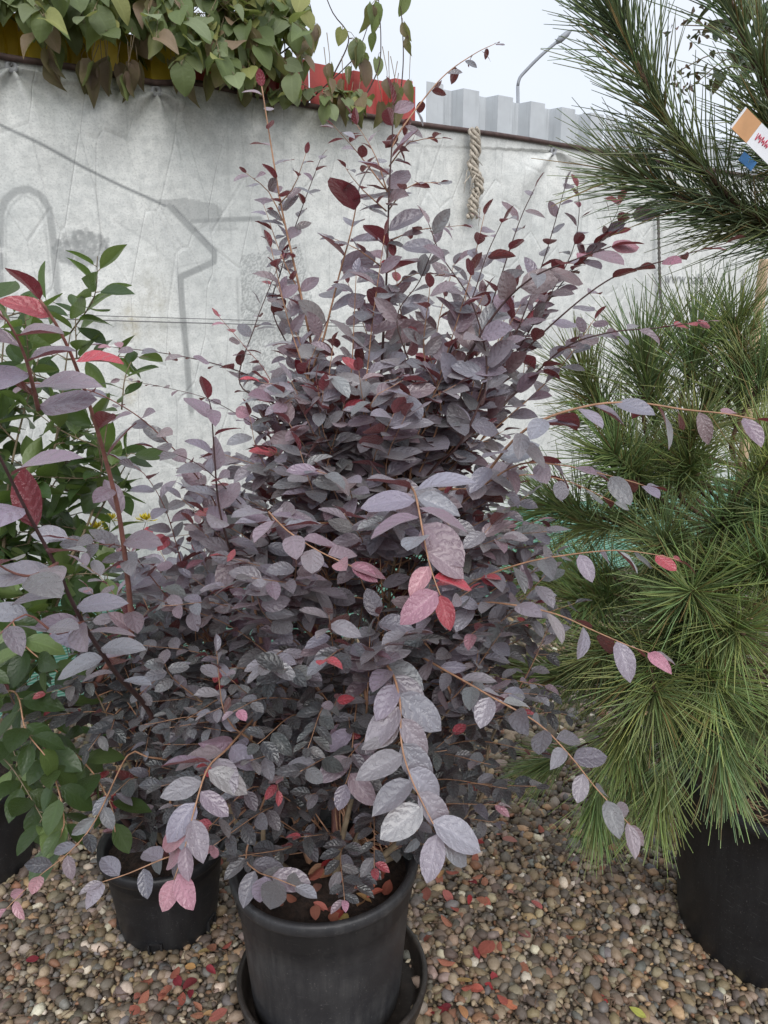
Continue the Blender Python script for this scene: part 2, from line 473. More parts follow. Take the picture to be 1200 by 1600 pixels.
jit = rng.uniform(-0.45, 0.45, (len(pos), 2)) * pos[:, 2:3]
pos[:, :2] += jit
keep = np.ones(len(pos), bool)
for c, r in pots_r: keep &= np.hypot(pos[:, 0] - c.x, pos[:, 1] - c.y) > r
fdist = pos[:, 0] * FN.x + pos[:, 1] * FN.y
keep &= fdist < F_D - 0.05
pos = pos[keep]
N = len(pos)
big = rng.rand(N)
rad = pos[:, 2] * (0.46 + 0.85 * big ** 3.0 + 0.07 * rng.randn(N)).clip(0.32, 1.5)
asp = np.stack([rng.uniform(1.0, 1.45, N), rng.uniform(0.72, 1.0, N), rng.uniform(0.5, 0.85, N)], 1)
ang = rng.uniform(0, 2 * np.pi, N); tl = rng.uniform(-0.5, 0.5, N)
pc = np.array([1.2, 1.17, 1.12]) * PAL[rng.choice(len(PAL), N, p=PW)] * rng.uniform(0.75, 1.25, (N, 1)) * (1 + rng.uniform(-0.06, 0.06, (N, 3)))
pz = rad * asp[:, 2] * rng.uniform(0.1, 0.9, N) + rng.uniform(0, 0.009, N)
def peb_mat3(i):
    ca, sa = math.cos(ang[i]), math.sin(ang[i]); ct, st_ = math.cos(tl[i]), math.sin(tl[i])
    Rz = np.array([[ca, -sa, 0], [sa, ca, 0], [0, 0, 1]]); Rx = np.array([[1, 0, 0], [0, ct, -st_], [0, st_, ct]])
    return Rz @ Rx @ np.diag(asp[i] * rad[i])
score = []
for i in range(N):
    q = project((pos[i, 0], pos[i, 1], pz[i]))
    score.append(rad[i] / q[2] if q and -5 < q[0] < 1205 and q[1] < 1610 else 0)
score = np.array(score)
vis_order = np.argsort(-score)
single = set()
for i in vis_order:
    q = project((pos[i, 0], pos[i, 1], pz[i]))
    # skip those standing behind a pot
    hid = False
    for c, r in pots_r:
        if abs(pos[i, 0] * c.y / pos[i, 1] - c.x) < r and pos[i, 1] > c.y: hid = True
    if not hid: single.add(int(i))
    if len(single) >= 290: break
peb_meshes = [mesh_np('pebble', v, PBF, M['peb_o'], True) for v in pv_variants]
GV = []; GF = []; GC = []; base_i = 0
for i in range(N):
    m3 = peb_mat3(i); k = i % 8
    if i in single:
        o = link('pebble', peb_meshes[k], ground)
        m4 = Matrix([list(m3[0]) + [pos[i, 0]], list(m3[1]) + [pos[i, 1]], list(m3[2]) + [pz[i]], [0, 0, 0, 1]])
        o.matrix_basis = m4; o.color = tuple(pc[i]) + (1,)
        continue
    GV.append(pv_variants[k] @ m3.T + np.array([pos[i, 0], pos[i, 1], pz[i]])); GF.append(PBF + base_i); base_i += len(PBV)
    GC.append(np.repeat(np.append(pc[i], 1.0)[None], len(PBV), 0))
gravel = link('gravel', mesh_np('gravel', np.concatenate(GV), np.concatenate(GF), M['peb_a'], True, np.concatenate(GC)))
finish(gravel, 'loose mixed brown and grey river gravel covering the nursery floor', 'gravel', None, 'stuff')

# ------------------------------------------------------------------ banner fence
tops_px = [(-260, 62), (0, 92), (18, 96), (130, 112), (245, 133), (300, 131), (480, 165), (660, 195), (865, 228), (960, 243), (1200, 280)]
tt = np.array([fence_th(x, y) for x, y in tops_px])
TT = np.concatenate([[-1.6], tt[:, 0], [7.5]]); TH = np.concatenate([[tt[0, 1] + 0.01], tt[:, 1], [tt[-1, 1]]])
def top_h(t): return np.interp(t, TT, TH)
EYES = [fence_th(18, 103), fence_th(245, 141), fence_th(865, 236), fence_th(1180, 284)]
def tarp_off(t, h):
    o = 0.012 * np.sin(2.1 * t + 0.6 * h) + 0.006 * np.sin(5.3 * t + 1.3) * (0.6 + 0.4 * np.sin(3 * h))
    for te, he in EYES:
        dx, dy = t - te, he - h
        r = np.hypot(dx, dy) + 1e-6; a = np.arctan2(dx, np.maximum(dy, 1e-4))
        env = np.exp(-r / 0.28) * np.clip(r / 0.03, 0, 1)
        o = o - 0.020 * env * np.cos(a * 5.5 + te * 3) * (np.abs(a) < 1.5) - 0.012 * np.exp(-r / 0.06)
    o += 0.0022 * np.sin(37 * t + 3 * np.sin(4 * h + t)) * np.exp(-((h - 1.2) / 0.9) ** 2)
    o += 0.0016 * np.sin(23 * h + 2.0 * np.sin(5 * t))
    return -o          # towards the viewer is negative offset

tg = np.concatenate([np.linspace(-1.5, 0.15, 40)[:-1], np.linspace(0.15, 2.05, 410)[:-1], np.linspace(2.05, 4.7, 220), np.linspace(4.7, 7.0, 40)[1:]])
fr_ = np.concatenate([np.linspace(0, 0.45, 36)[:-1], np.linspace(0.45, 1, 235)])
T2, Fr = np.meshgrid(tg, fr_, indexing='ij')
H2 = 0.12 + Fr * (top_h(T2) - 0.12)
OFF = tarp_off(T2, H2)
def seg_d(t, h, a, b):
    ax, ay = a; bx, by = b; vx, vy = bx - ax, by - ay
    k = np.clip(((t - ax) * vx + (h - ay) * vy) / (vx * vx + vy * vy + 1e-12), 0, 1)
    return np.hypot(t - ax - k * vx, h - ay - k * vy)
PR = np.zeros_like(T2); ST = np.zeros_like(T2); YL = np.zeros_like(T2)
def stroke(px, w, val):
    pts = [fence_th(*p) for p in px]
    for a, b in zip(pts, pts[1:]):
        d = seg_d(T2, H2, a, b)
        m = np.clip((w - d) / 0.005 + 0.5, 0, 1) * val
        np.maximum(PR, m, out=PR)
def inside(px):
    pts = [fence_th(*p) for p in px]; ins = np.zeros(T2.shape, bool)
    for (x1, y1), (x2, y2) in zip(pts, pts[1:] + pts[:1]):
        c = ((y1 > H2) != (y2 > H2)) & (T2 < (x2 - x1) * (H2 - y1) / (y2 - y1 + 1e-12) + x1)
        ins ^= c
    return ins
def fill(px, val):
    m = inside(px)
    PR[m] = np.maximum(PR[m], val)
arch = [(-2, 480), (0, 335), (8, 313), (24, 299), (44, 296), (62, 306), (75, 326), (82, 375), (90, 468)]
stroke(arch, 0.011, 0.42); stroke([(x + (9 if x < 40 else -9), y + 8) for x, y in arch], 0.003, 0.25)
stroke([(0, 195), (130, 262), (258, 322)], 0.0045, 0.7)
stroke([(264, 322), (335, 396), (334, 409), (281, 433), (287, 520), (298, 640)], 0.011, 0.5)
stroke([(270, 322), (338, 392)], 0.004, 0.7)
stroke([(300, 345), (408, 341), (424, 388)], 0.0085, 0.45)
stroke([(178, 344), (232, 378), (276, 418), (330, 405)], 0.004, 0.22)
stroke([(276, 418), (283, 520)], 0.004, 0.2)
stroke([(310, 360), (372, 357)], 0.005, 0.22)
fill([(246, 312), (290, 310), (335, 318), (350, 328), (345, 338), (292, 344)], 0.33)
fill([(180, 344), (272, 340), (330, 396), (325, 404), (276, 418), (232, 378)], 0.10)
fill([(310, 350), (370, 346), (368, 356), (318, 362)], 0.16)
stroke([(370, 435), (376, 560)], 0.004, 0.28)
stroke([(820, 300), (830, 360)], 0.03, 0.12); stroke([(712, 380), (735, 470)], 0.035, 0.10)
nn = rng.rand(*T2.shape)
reg = inside([(376, 400), (470, 380), (520, 600), (380, 640)])
PR[reg] = np.maximum(PR[reg], np.where(nn[reg] > 0.55, 0.42, 0.1))
for k in range(330):                                # the printed flower basket, a cloud of small blossoms
    a = rng.uniform(0, 2 * math.pi); q = math.sqrt(rng.rand())
    x = 128 + 44 * q * math.cos(a) + rng.randn() * 3; y = 392 + 22 * q * math.sin(a) * (1 if math.sin(a) > 0 else 1.3) + rng.randn() * 3
    t0, h0 = fence_th(x, y); m = (np.abs(T2 - t0) < 0.02) & (np.abs(H2 - h0) < 0.02)
    d = np.hypot(T2[m] - t0, H2[m] - h0)
    PR[m] = np.maximum(PR[m], np.clip((rng.uniform(0.004, 0.011) - d) / 0.005 + 0.5, 0, 1) * rng.uniform(0.25, 0.6))
def white(px, w):
    pts = [fence_th(*p) for p in px]
    for a, b in zip(pts, pts[1:]):
        d = seg_d(T2, H2, a, b); PR[:] = PR * (1 - np.clip((w - d) / 0.006 + 0.5, 0, 1))
white([(-4, 391), (20, 391)], 0.008); white([(12, 430), (45, 402)], 0.006); white([(5, 425), (60, 470)], 0.007)
def blob(px, py, rx, ry, val, arr):
    t0, h0 = fence_th(px, py); t1, _ = fence_th(px + rx, py); _, h1 = fence_th(px, py + ry)
    arr[:] = np.maximum(arr, val * np.exp(-((T2 - t0) / (t1 - t0)) ** 2 - ((H2 - h0) / (h1 - h0)) ** 2))
blob(330, 165, 110, 40, 0.85, ST); blob(400, 215, 70, 30, 0.6, ST); blob(290, 190, 35, 50, 0.55, ST); blob(190, 160, 70, 25, 0.35, ST)
blob(480, 180, 80, 28, 0.55, ST); blob(360, 260, 120, 60, 0.22, ST); blob(10, 120, 60, 30, 0.2, ST)
blob(735, 225, 25, 20, 0.45, ST); blob(735, 300, 14, 80, 0.25, ST); blob(640, 215, 70, 20, 0.35, ST)
for te in np.arange(0.1, 5, 0.11):                   # drip marks under the hem and soft vertical cracks
    t0 = te + rng.uniform(-0.05, 0.05); h0 = rng.uniform(1.1, 2.05); L_ = rng.uniform(0.03, 0.22)
    d = seg_d(T2, H2, (t0, h0), (t0 + rng.uniform(-0.01, 0.01), h0 - L_))
    np.maximum(ST, np.clip((0.002 - d) / 0.006 + 0.6, 0, 1) * rng.uniform(0.25, 0.7), out=ST)
np.maximum(ST, 0.5 * np.exp(-((top_h(T2) - H2) / 0.03) ** 2), out=ST)
np.maximum(ST, 0.4 * np.exp(-((H2 - 0.12) / 0.15) ** 2), out=ST)
blob(205, 505, 14, 26, 0.6, YL); blob(203, 605, 10, 22, 0.8, YL); blob(240, 480, 30, 60, 0.18, YL)
TV = np.array([FN.x * F_D, FN.y * F_D, 0])[None, None] + T2[..., None] * np.array(FE)[None, None] + OFF[..., None] * np.array(FN)[None, None]
TV[..., 2] = H2
idx = np.arange(T2.size).reshape(T2.shape)
TF = np.stack([idx[:-1, :-1], idx[1:, :-1], idx[1:, 1:], idx[:-1, 1:]], -1).reshape(-1, 4)
TC = np.stack([PR, ST, YL, np.ones_like(PR)], -1).reshape(-1, 4)
banner_root = empty('banner', FP(1.0, 0.12))
finish(banner_root, 'weathered off white printed banner laced along the fence with faded house drawing', 'banner')
cloth = link('cloth', mesh_np('banner_cloth', TV.reshape(-1, 3), TF, M['tarp'], True, TC, np.stack([T2, H2], -1).reshape(-1, 2)), banner_root)
for te, he in EYES:                                 # eyelets with dark holes
    g = Geo(); V, F = lathe([(0.007, 0.0), (0.013, -0.004), (0.019, 0.0)], 18)
    o_ = float(tarp_off(np.array([te]), np.array([he]))[0]) - 0.006
    c = FP(te, he, o_)
    V = [tuple(c + FE * v[0] + Vector((0, 0, 1)) * v[1] + FN * v[2]) for v in V]
    g.add(V, F); g.build('eyelet', M['metal'], cloth)
    g = Geo(); g.tube([c, c + FN * 0.02 + Vector((0, 0, 0.02)), FP(te + 0.01, float(top_h(te)) + 0.02, 0.02)], 0.0035, 6); g.build('lacing', M['wire'], banner_root)
g = Geo()
pts = [FP(t, float(top_h(t)) + 0.004 + 0.003 * math.sin(3 * t), float(tarp_off(np.array([t]), np.array([float(top_h(t))]))[0]) - 0.006) for t in np.arange(-1.5, 7.0, 0.04)]
g.tube(pts, 0.010, 7); g.build('hem', M['rail'], banner_root)
# faded web address at the right of the banner
cu = bpy.data.curves.new('print', 'FONT'); cu.body = 'www.palarin'; cu.size = 0.078; cu.extrude = 0.0006; cu.space_character = 1.08
txo = bpy.data.objects.new('tmp', cu); col.objects.link(txo)
dg = bpy.context.evaluated_depsgraph_get()
tm = bpy.data.meshes.new_from_object(txo.evaluated_get(dg)); bpy.data.objects.remove(txo)
t0, h0 = fence_th(1034, 442)
for v in tm.vertices:
    t_, h_ = t0 + v.co.x, h0 + v.co.y
    v.co = FP(t_, h_, float(tarp_off(np.array([t_]), np.array([h_]))[0]) - 0.004 - v.co.z)
tm.materials.clear(); tm.materials.append(M['ink'])
o = link('lettering', tm, cloth); o['label'] = 'faded grey web address printed on the banner'

# corrugated metal fence behind the banner
H_M = fence_th(655, 131, 0.07)[1]
mf = empty('metal_fence', FP(1.0, 0, 0.09))
finish(mf, 'corrugated metal fence in yellow, red and white sheets behind the banner', 'fence')
tx = lambda x, y: fence_th(x, y, 0.08)[0]
tY, tR, tW = tx(288, 100), tx(478, 110), tx(660, 135)
bounds = [(-1.5, -0.62, 'sheet_yellow'), (-0.62, 0.30, 'sheet_yellow'), (0.30, tY, 'sheet_yellow'), (tY, tR, 'sheet_red'), (tR, tW, 'sheet_red')]
q = tW
while q < 7: bounds.append((q, q + 1.05, 'sheet_white')); q += 1.05
for i, (a, b, mk) in enumerate(bounds):
    per, dep = 0.19, 0.06
    prof = [(0, 0), (0.085, 0), (0.105, dep), (0.13, dep), (0.135, dep - 0.004), (0.14, dep), (0.17, dep), (0.19, 0)]
    xs = []
    k = 0
    while k * per < b - a:
        for u, d in prof:
            if u + k * per <= b - a + 1e-6: xs.append((a + u + k * per, d))
        k += 1
    hm = H_M + rng.uniform(-0.006, 0.006) + 0.004 * (i % 2)
    V = []; F = []
    for (t, d) in xs:
        for th in (0, 0.0012):
            V.append(tuple(FP(t, 0.02, 0.05 + d + th))); V.append(tuple(FP(t, hm, 0.05 + d + th)))
    for j in range(len(xs) - 1):
        p, n = j * 4, j * 4 + 4
        F += [(p, n, n + 1, p + 1), (p + 2, p + 3, n + 3, n + 2), (p + 1, n + 1, n + 3, p + 3)]
    o = link('sheet', mesh_np('sheet', np.array(V), F, M[mk], False), mf)
for t in np.arange(-1.4, 7, 2.0):
    g = Geo(); g.box(FP(t, 1.0, 0.16), FE * 0.03, FN * 0.03, (0, 0, 1.0)); g.build('post', M['rail'], mf, False)
g = Geo(); g.box(FP(2.7, 1.75, 0.115), FE * 4.2, FN * 0.012, (0, 0, 0.02)); g.build('rail', M['rail'], mf, False)

# cable across the banner
def wire(pxa, pxb, sag, name, lab, r=0.0022):
    a, b = fence_th(*pxa), fence_th(*pxb)
    g = Geo(); pts = []
    for k in range(40):
        f = k / 39; t = a[0] + f * (b[0] - a[0]); h = a[1] + f * (b[1] - a[1]) - sag * 4 * f * (1 - f)
        pts.append(FP(t, h, -0.03))
    g.tube(pts, r, 5); o = g.build(name, M['wire']); finish(o, lab, 'wire', 'wires across the banner')
wire((-60, 487), (640, 508), 0.0, 'wire', 'thin grey wire strung across the banner, upper of the pair', 0.0014)
wire((-60, 493), (640, 511), 0.005, 'wire', 'thin grey wire strung across the banner, lower of the pair', 0.002)

# twisted rope hanging on the banner
def strand(path, r0, turns, n, phase, rr):
    pts = spline(path, 0.01); L = len(pts); out = []
    for i, p in enumerate(pts):
        f = i / (L - 1); a = phase + turns * 2 * math.pi * f
        k = r0 * (0.6 + 0.6 * abs(math.sin(5 * f + phase)))
        out.append(p + FE * math.cos(a) * k + FN * math.sin(a) * k * 0.7)
    return out
rp = [FP(*fence_th(x, y), -0.04) for x, y in [(731, 203), (734, 235), (730, 262), (739, 290), (731, 315), (729, 342)]]
ro = empty('hanging_rope', rp[-1])
finish(ro, 'frayed pale twisted rope hanging from the banner top', 'rope')
for k in range(4):
    g = Geo(); pts = strand(rp, 0.019, 4.0, 0, k * 1.57, 0); g.tube(pts, [0.0085 * (0.7 + 0.5 * random.random()) for _ in pts], 6); g.build('strand', M['rope'], ro)
g = Geo()
for k in range(26):
    i = random.randrange(len(rp) - 2) + 1; p = rp[i] + Vector((random.uniform(-.02, .02), -0.005, random.uniform(-.04, .04)))
    g.tube([p, p + FE * random.uniform(-.03, .03) + Vector((0, -0.01, random.uniform(-.05, 0))), p + FE * random.uniform(-.04, .04) + Vector((0, -0.01, random.uniform(-.1, -.03)))], [0.003, 0.002, 0.001], 4)
finish(g.build('frayed_fibre', M['rope'], ro), kind='stuff')
cp_ = [FP(*fence_th(x, y), -0.04) for x, y in [(1012, 262), (1018, 340), (1020, 400), (1022, 460), (1026, 492)]]
g = Geo(); pts = spline(cp_, 0.012)
g.tube(pts, [0.006 + 0.003 * (i % 2) for i in range(len(pts))], 6)
finish(g.build('cord', M['ropedark']), 'thin dark knotted cord hanging down the banner beside the web address', 'cord')

# green shade net along the foot of the fence
nt_, nh_ = 160, 14
V = []; UV = []
for i in range(nt_):
    t = -1.4 + 8.0 * i / (nt_ - 1)
    for j in range(nh_):
        h = 0.03 + 0.40 * j / (nh_ - 1)
        V.append(tuple(FP(t, h + 0.02 * math.sin(3 * t), -0.12 - 0.02 * math.sin(7 * t) * math.sin(4 * h) - 0.01 * math.sin(19 * t)))); UV.append((t, h))
ix = np.arange(nt_ * nh_).reshape(nt_, nh_)
F = np.stack([ix[:-1, :-1], ix[1:, :-1], ix[1:, 1:], ix[:-1, 1:]], -1).reshape(-1, 4)
finish(link('shade_net', mesh_np('shade_net', np.array(V), F, M['net'], True, None, UV)), 'pale green woven shade net along the foot of the fence', 'net')

# street lamp far behind the fence
def street_lamp():
    Y = 30.0
    b = P(810, 470, Y); b = Vector((b.x, Y, 0)); r = empty('street_lamp', b)
    finish(r, 'thin grey street lamp with slanted arm rising behind the fence', 'street lamp')
    top = P(809, 135, Y); g = Geo()
    g.tube([b, Vector((b.x, Y, 3)), top], [0.11, 0.09, 0.06], 10); g.build('pole', M['lamp'], r)
    a = spline([top, P(812, 122, Y), P(824, 108, Y), P(846, 86, Y), P(872, 64, Y)], 0.1)
    g = Geo(); g.tube(a, 0.055, 8); arm = g.build('arm', M['lamp'], r)
    c0, c1 = P(869, 67, Y), P(893, 47, Y); g = Geo()
    g.tube([c0, c0.lerp(c1, .25), c0.lerp(c1, .7), c1], [0.06, 0.11, 0.10, 0.03], 8); g.build('lamp_head', M['lamp'], arm)
street_lamp()

# ------------------------------------------------------------------ pots
def make_pot(name, base, r0, r1, h, label, mat='pot', lean=(0, 0), notches=0, ribs=0, soil_drop=0.05, band=True, group=None):
    r = empty(name, base); finish(r, label, 'pot', group)
    lip = 0.012
    prof = [(0.001, 0.012), (r0 * 0.9, 0.010), (r0 * 0.97, 0.0), (r0, 0.006)]
    zb = h * 0.78
    rb = r0 + (r1 - lip - r0) * 0.86
    prof += [(r0 + (rb - r0) * k / 5, 0.006 + (zb - 0.006) * k / 5) for k in range(1, 6)]
    if band: prof += [(rb + 0.0045, zb + 0.003)]
    prof += [(r1 - lip, h - 0.03), (r1 - 0.003, h - 0.026), (r1, h - 0.018), (r1, h - 0.005), (r1 - 0.004, h), (r1 - 0.012, h - 0.001), (r1 - 0.018, h - 0.01), (rb - 0.012, zb), (r0 * 0.95, h * 0.35)]
    V, F = lathe(prof, 72)
    V = np.array(V)
    th = np.arctan2(V[:, 1], V[:, 0]); k = 1 + 0.006 * np.sin(2 * th + base.x * 9) + 0.003 * np.sin(5 * th)
    V[:, :2] *= k[:, None]
    V[:, 2] += V[:, 0] * lean[0] + V[:, 1] * lean[1]
    V += np.array(base)
    V[:, 2] = np.maximum(V[:, 2], base.z)
    shell = link('shell', mesh_np(name + '_shell', V, F, M[mat], True), r)
    hs = h - soil_drop; n = 40
    SV = [(0, 0, 0.02)]; SF = []
    rs = r0 + (r1 - r0) * (hs / h) - 0.012
    for j in range(1, 10):
        for i in range(n):
            a = 2 * math.pi * i / n; q = rs * j / 9
            SV.append((q * math.cos(a), q * math.sin(a), 0.02 * (1 - j / 9) + random.uniform(-0.006, 0.006)))
    for i in range(n): SF.append((0, 1 + i, 1 + (i + 1) % n))
    for j in range(8):
        for i in range(n):
            a, b = 1 + j * n + i, 1 + j * n + (i + 1) % n; SF.append((a, a + n, b + n, b))
    SV = np.array(SV); SV[:, 2] += hs + SV[:, 0] * lean[0] + SV[:, 1] * lean[1]; SV += np.array(base)
    link('soil', mesh_np(name + '_soil', SV, SF, M['soil'], True), r)
    for a in range(notches):
        an = R(-90 + a * 72); c = base + Vector((math.cos(an) * (r0 + 0.002), math.sin(an) * (r0 + 0.002), 0.02))
        g = Geo(); rad_ = Vector((math.cos(an), math.sin(an), 0)); tg_ = Vector((-rad_.y, rad_.x, 0))
        g.box(c - tg_ * 0.014, tg_ * 0.0022, rad_ * 0.005, (0, 0, 0.018)); g.box(c + tg_ * 0.014, tg_ * 0.0022, rad_ * 0.005, (0, 0, 0.018)); g.box(c + Vector((0, 0, 0.018)), tg_ * 0.012, rad_ * 0.0045, (0, 0, 0.002))
        g.build('drain_notch', M[mat], shell, False)
    for a in range(ribs):
        an = 2 * math.pi * a / ribs; rad_ = Vector((math.cos(an), math.sin(an), 0)); tg_ = Vector((-rad_.y, rad_.x, 0))
        g = Geo(); g.box(base + rad_ * (r0 + 0.004) + Vector((0, 0, 0.05)), tg_ * 0.004, rad_ * 0.006, (0, 0, 0.045)); g.build('foot_rib', M[mat], r, False)
    return r
make_pot('plant_pot', POT_MAIN + Vector((0, 0, 0.012)), 0.152, 0.187, 0.325, 'dusty black plastic pot standing in a saucer with fallen leaves on its soil', lean=(0.03, 0))
make_pot('plant_pot', POT_SMALL, 0.108, 0.142, 0.222, 'small black pot with a drainage notch, beside the pot in the saucer', 'pot_big', notches=5, soil_drop=0.03)
make_pot('plant_pot', POT_LEFT, 0.13, 0.165, 0.26, 'black pot holding the glossy green camellia', 'pot_big', soil_drop=0.04)
make_pot('plant_pot', POT_RIGHT, 0.215, 0.262, 0.41, 'large smooth black pot holding the pine', 'pot_big', soil_drop=0.03, band=False)
V, F = lathe([(0.001, 0.004), (0.165, 0.004), (0.178, 0.012), (0.184, 0.052), (0.188, 0.058), (0.195, 0.056), (0.197, 0.05), (0.191, 0.02), (0.185, 0.0), (0.001, 0.0)], 72)
V = np.array(V) + np.array(POT_MAIN + Vector((0.012, 0.005, 0.002)))
o = link('pot_saucer', mesh_np('pot_saucer', V, F, M['saucer'], True)); finish(o, 'round brown black plastic saucer under the dusty pot', 'saucer')

# ------------------------------------------------------------------ leaves
def leaf_shape(W, a, b, fold, curl, nl=7, na=4, wave=0.0, twist=0.0, cup=0.0, cord=0.0, seed=0):
    V = []; UV = []; F = []
    rs = np.random.RandomState(seed)
    ph = rs.uniform(0, 6)
    for i in range(nl + 1):
        v = i / nl
        s = math.sin(math.pi * min(1, max(0, v)) ** a)
        w = 0.5 * W * max(s, 0) ** b
        if i == 0: w = 0.03 * W if not cord else 0.16 * W
        if i == nl: w = 0.012 * W
        for j in range(na + 1):
            u = j / na * 2 - 1
            x = u * w
            y = v - (cord * abs(u) ** 1.5 * (1 - v) ** 3 if cord else 0)
            z = fold * abs(x) - curl * v * v + cup * x * x / (W * W) + wave * math.sin(v * 9 + ph + (2 if u > 0 else 0)) * abs(u) + twist * u * w * (v - 0.3)
            V.append((x, y, z)); UV.append((j / na, v))
    m = na + 1
    for i in range(nl):
        for j in range(na):
            F.append((i * m + j, i * m + j + 1, (i + 1) * m + j + 1, (i + 1) * m + j))
    V = np.array(V); V[:, 2] -= V[0, 2]
    return V, np.array(F), np.array(UV)
SHAPES = {
    'loro': [leaf_shape(W, a, b, f, c, 7, 4, w, tw, 0, 0, i) for i, (W, a, b, f, c, w, tw) in enumerate([
        (.56, .9, .62, .22, .14, .012, .1), (.50, .86, .65, .38, .05, .015, -.15), (.60, .92, .58, .12, .24, .01, .2), (.53, .94, .6, .28, .32, .012, -.2), (.48, .86, .66, .5, .12, .02, .3), (.58, .88, .6, .05, .02, .02, 0)])],
    'cam': [leaf_shape(W, a, b, f, c, 7, 4, w, tw, 0, 0, 20 + i) for i, (W, a, b, f, c, w, tw) in enumerate([
        (.58, .92, .78, .25, .2, .01, .1), (.52, .88, .82, .4, .05, .01, -.2), (.60, .9, .75, .15, .35, .015, .2), (.56, .85, .8, .3, -.1, .01, 0)])],
    'vine': [leaf_shape(W, a, b, f, c, 7, 4, w, tw, 0, .16, 40 + i) for i, (W, a, b, f, c, w, tw) in enumerate([
        (.88, .62, .72, .2, .2, .02, .1), (.8, .6, .8, .4, .1, .03, -.2), (.92, .66, .7, .1, .35, .03, .3), (.72, .62, .85, .6, .4, .04, .3)])],
    'dry': [leaf_shape(W, a, b, f, c, 7, 4, w, tw, 0, .05, 60 + i) for i, (W, a, b, f, c, w, tw) in enumerate([
        (.5, .7, .8, 1.5, .3, .06, .9), (.4, .7, .8, 2.0, -.2, .06, -1.2), (.55, .7, .8, 1.1, .6, .08, 1.2)])],
}
OB_LEAF = {}
ALL = []            # every leaf of every plant: for finding which ones the camera sees largest
class Plant:
    def __init__(self, name, base, label, cat, mo, ma, group=None):
        self.root = empty(name, base); finish(self.root, label, cat, group)
        self.leaves = []; self.twig = Geo(); self.mo, self.ma = mo, ma; self.base = Vector(base)
    def leaf(self, p, d, n, size, kind, c, alpha=None, part='leaf', host=None):
        d = Vector(d).normalized(); n = Vector(n)
        n = n - d * n.dot(d)
        if n.length < 1e-4: n = d.orthogonal()
        n.normalize(); x = d.cross(n)
        k = rng.randint(len(SHAPES[kind]))
        wsc = size * rng.uniform(0.9, 1.12)
        m = np.array([[x.x * wsc, d.x * size, n.x * size], [x.y * wsc, d.y * size, n.y * size], [x.z * wsc, d.z * size, n.z * size]])
        self.leaves.append((np.array(p), m, kind, k, tuple(c) + (rng.rand() if alpha is None else alpha,), part, host))
    def build(self, counts):
        order = sorted(range(len(self.leaves)), key=lambda i: -counts[i])
        solo = set(i for i in order[:295] if counts[i] >= 2)
        if len(self.leaves) <= 295: solo = set(range(len(self.leaves)))
        Vs, Fs, Us, Cs = [], [], [], []; nb = 0
        for i, (p, m, kind, k, c, part, host) in enumerate(self.leaves):
            V, F, UV = SHAPES[kind][k]
            if i in solo:
                key = (kind, k, self.mo)
                if key not in OB_LEAF: OB_LEAF[key] = mesh_np('leaf', V, F, M[self.mo], True, None, UV)
                o = link(part, OB_LEAF[key], host or self.root)
                o.matrix_basis = Matrix([list(m[0]) + [p[0]], list(m[1]) + [p[1]], list(m[2]) + [p[2]], [0, 0, 0, 1]])
                o.color = c
            else:
                Vs.append(V @ m.T + p); Fs.append(F + nb); nb += len(V); Us.append(UV); Cs.append(np.repeat(np.array(c)[None], len(V), 0))
        if Vs:
            o = link('foliage', mesh_np('foliage', np.concatenate(Vs), np.concatenate(Fs), M[self.ma], True, np.concatenate(Cs), np.concatenate(Us)), self.root)
            finish(o, kind='stuff')
PLANTS = []
UP = Vector((0, 0, 1))
def rv(s): return Vector((random.gauss(0, s), random.gauss(0, s), random.gauss(0, s)))
def lcol(kind):
    j = random.uniform(0.78, 1.25)
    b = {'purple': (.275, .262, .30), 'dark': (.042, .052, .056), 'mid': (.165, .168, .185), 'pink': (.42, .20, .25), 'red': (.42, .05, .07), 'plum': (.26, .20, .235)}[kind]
    return tuple(x * j * random.uniform(0.93, 1.07) for x in b)
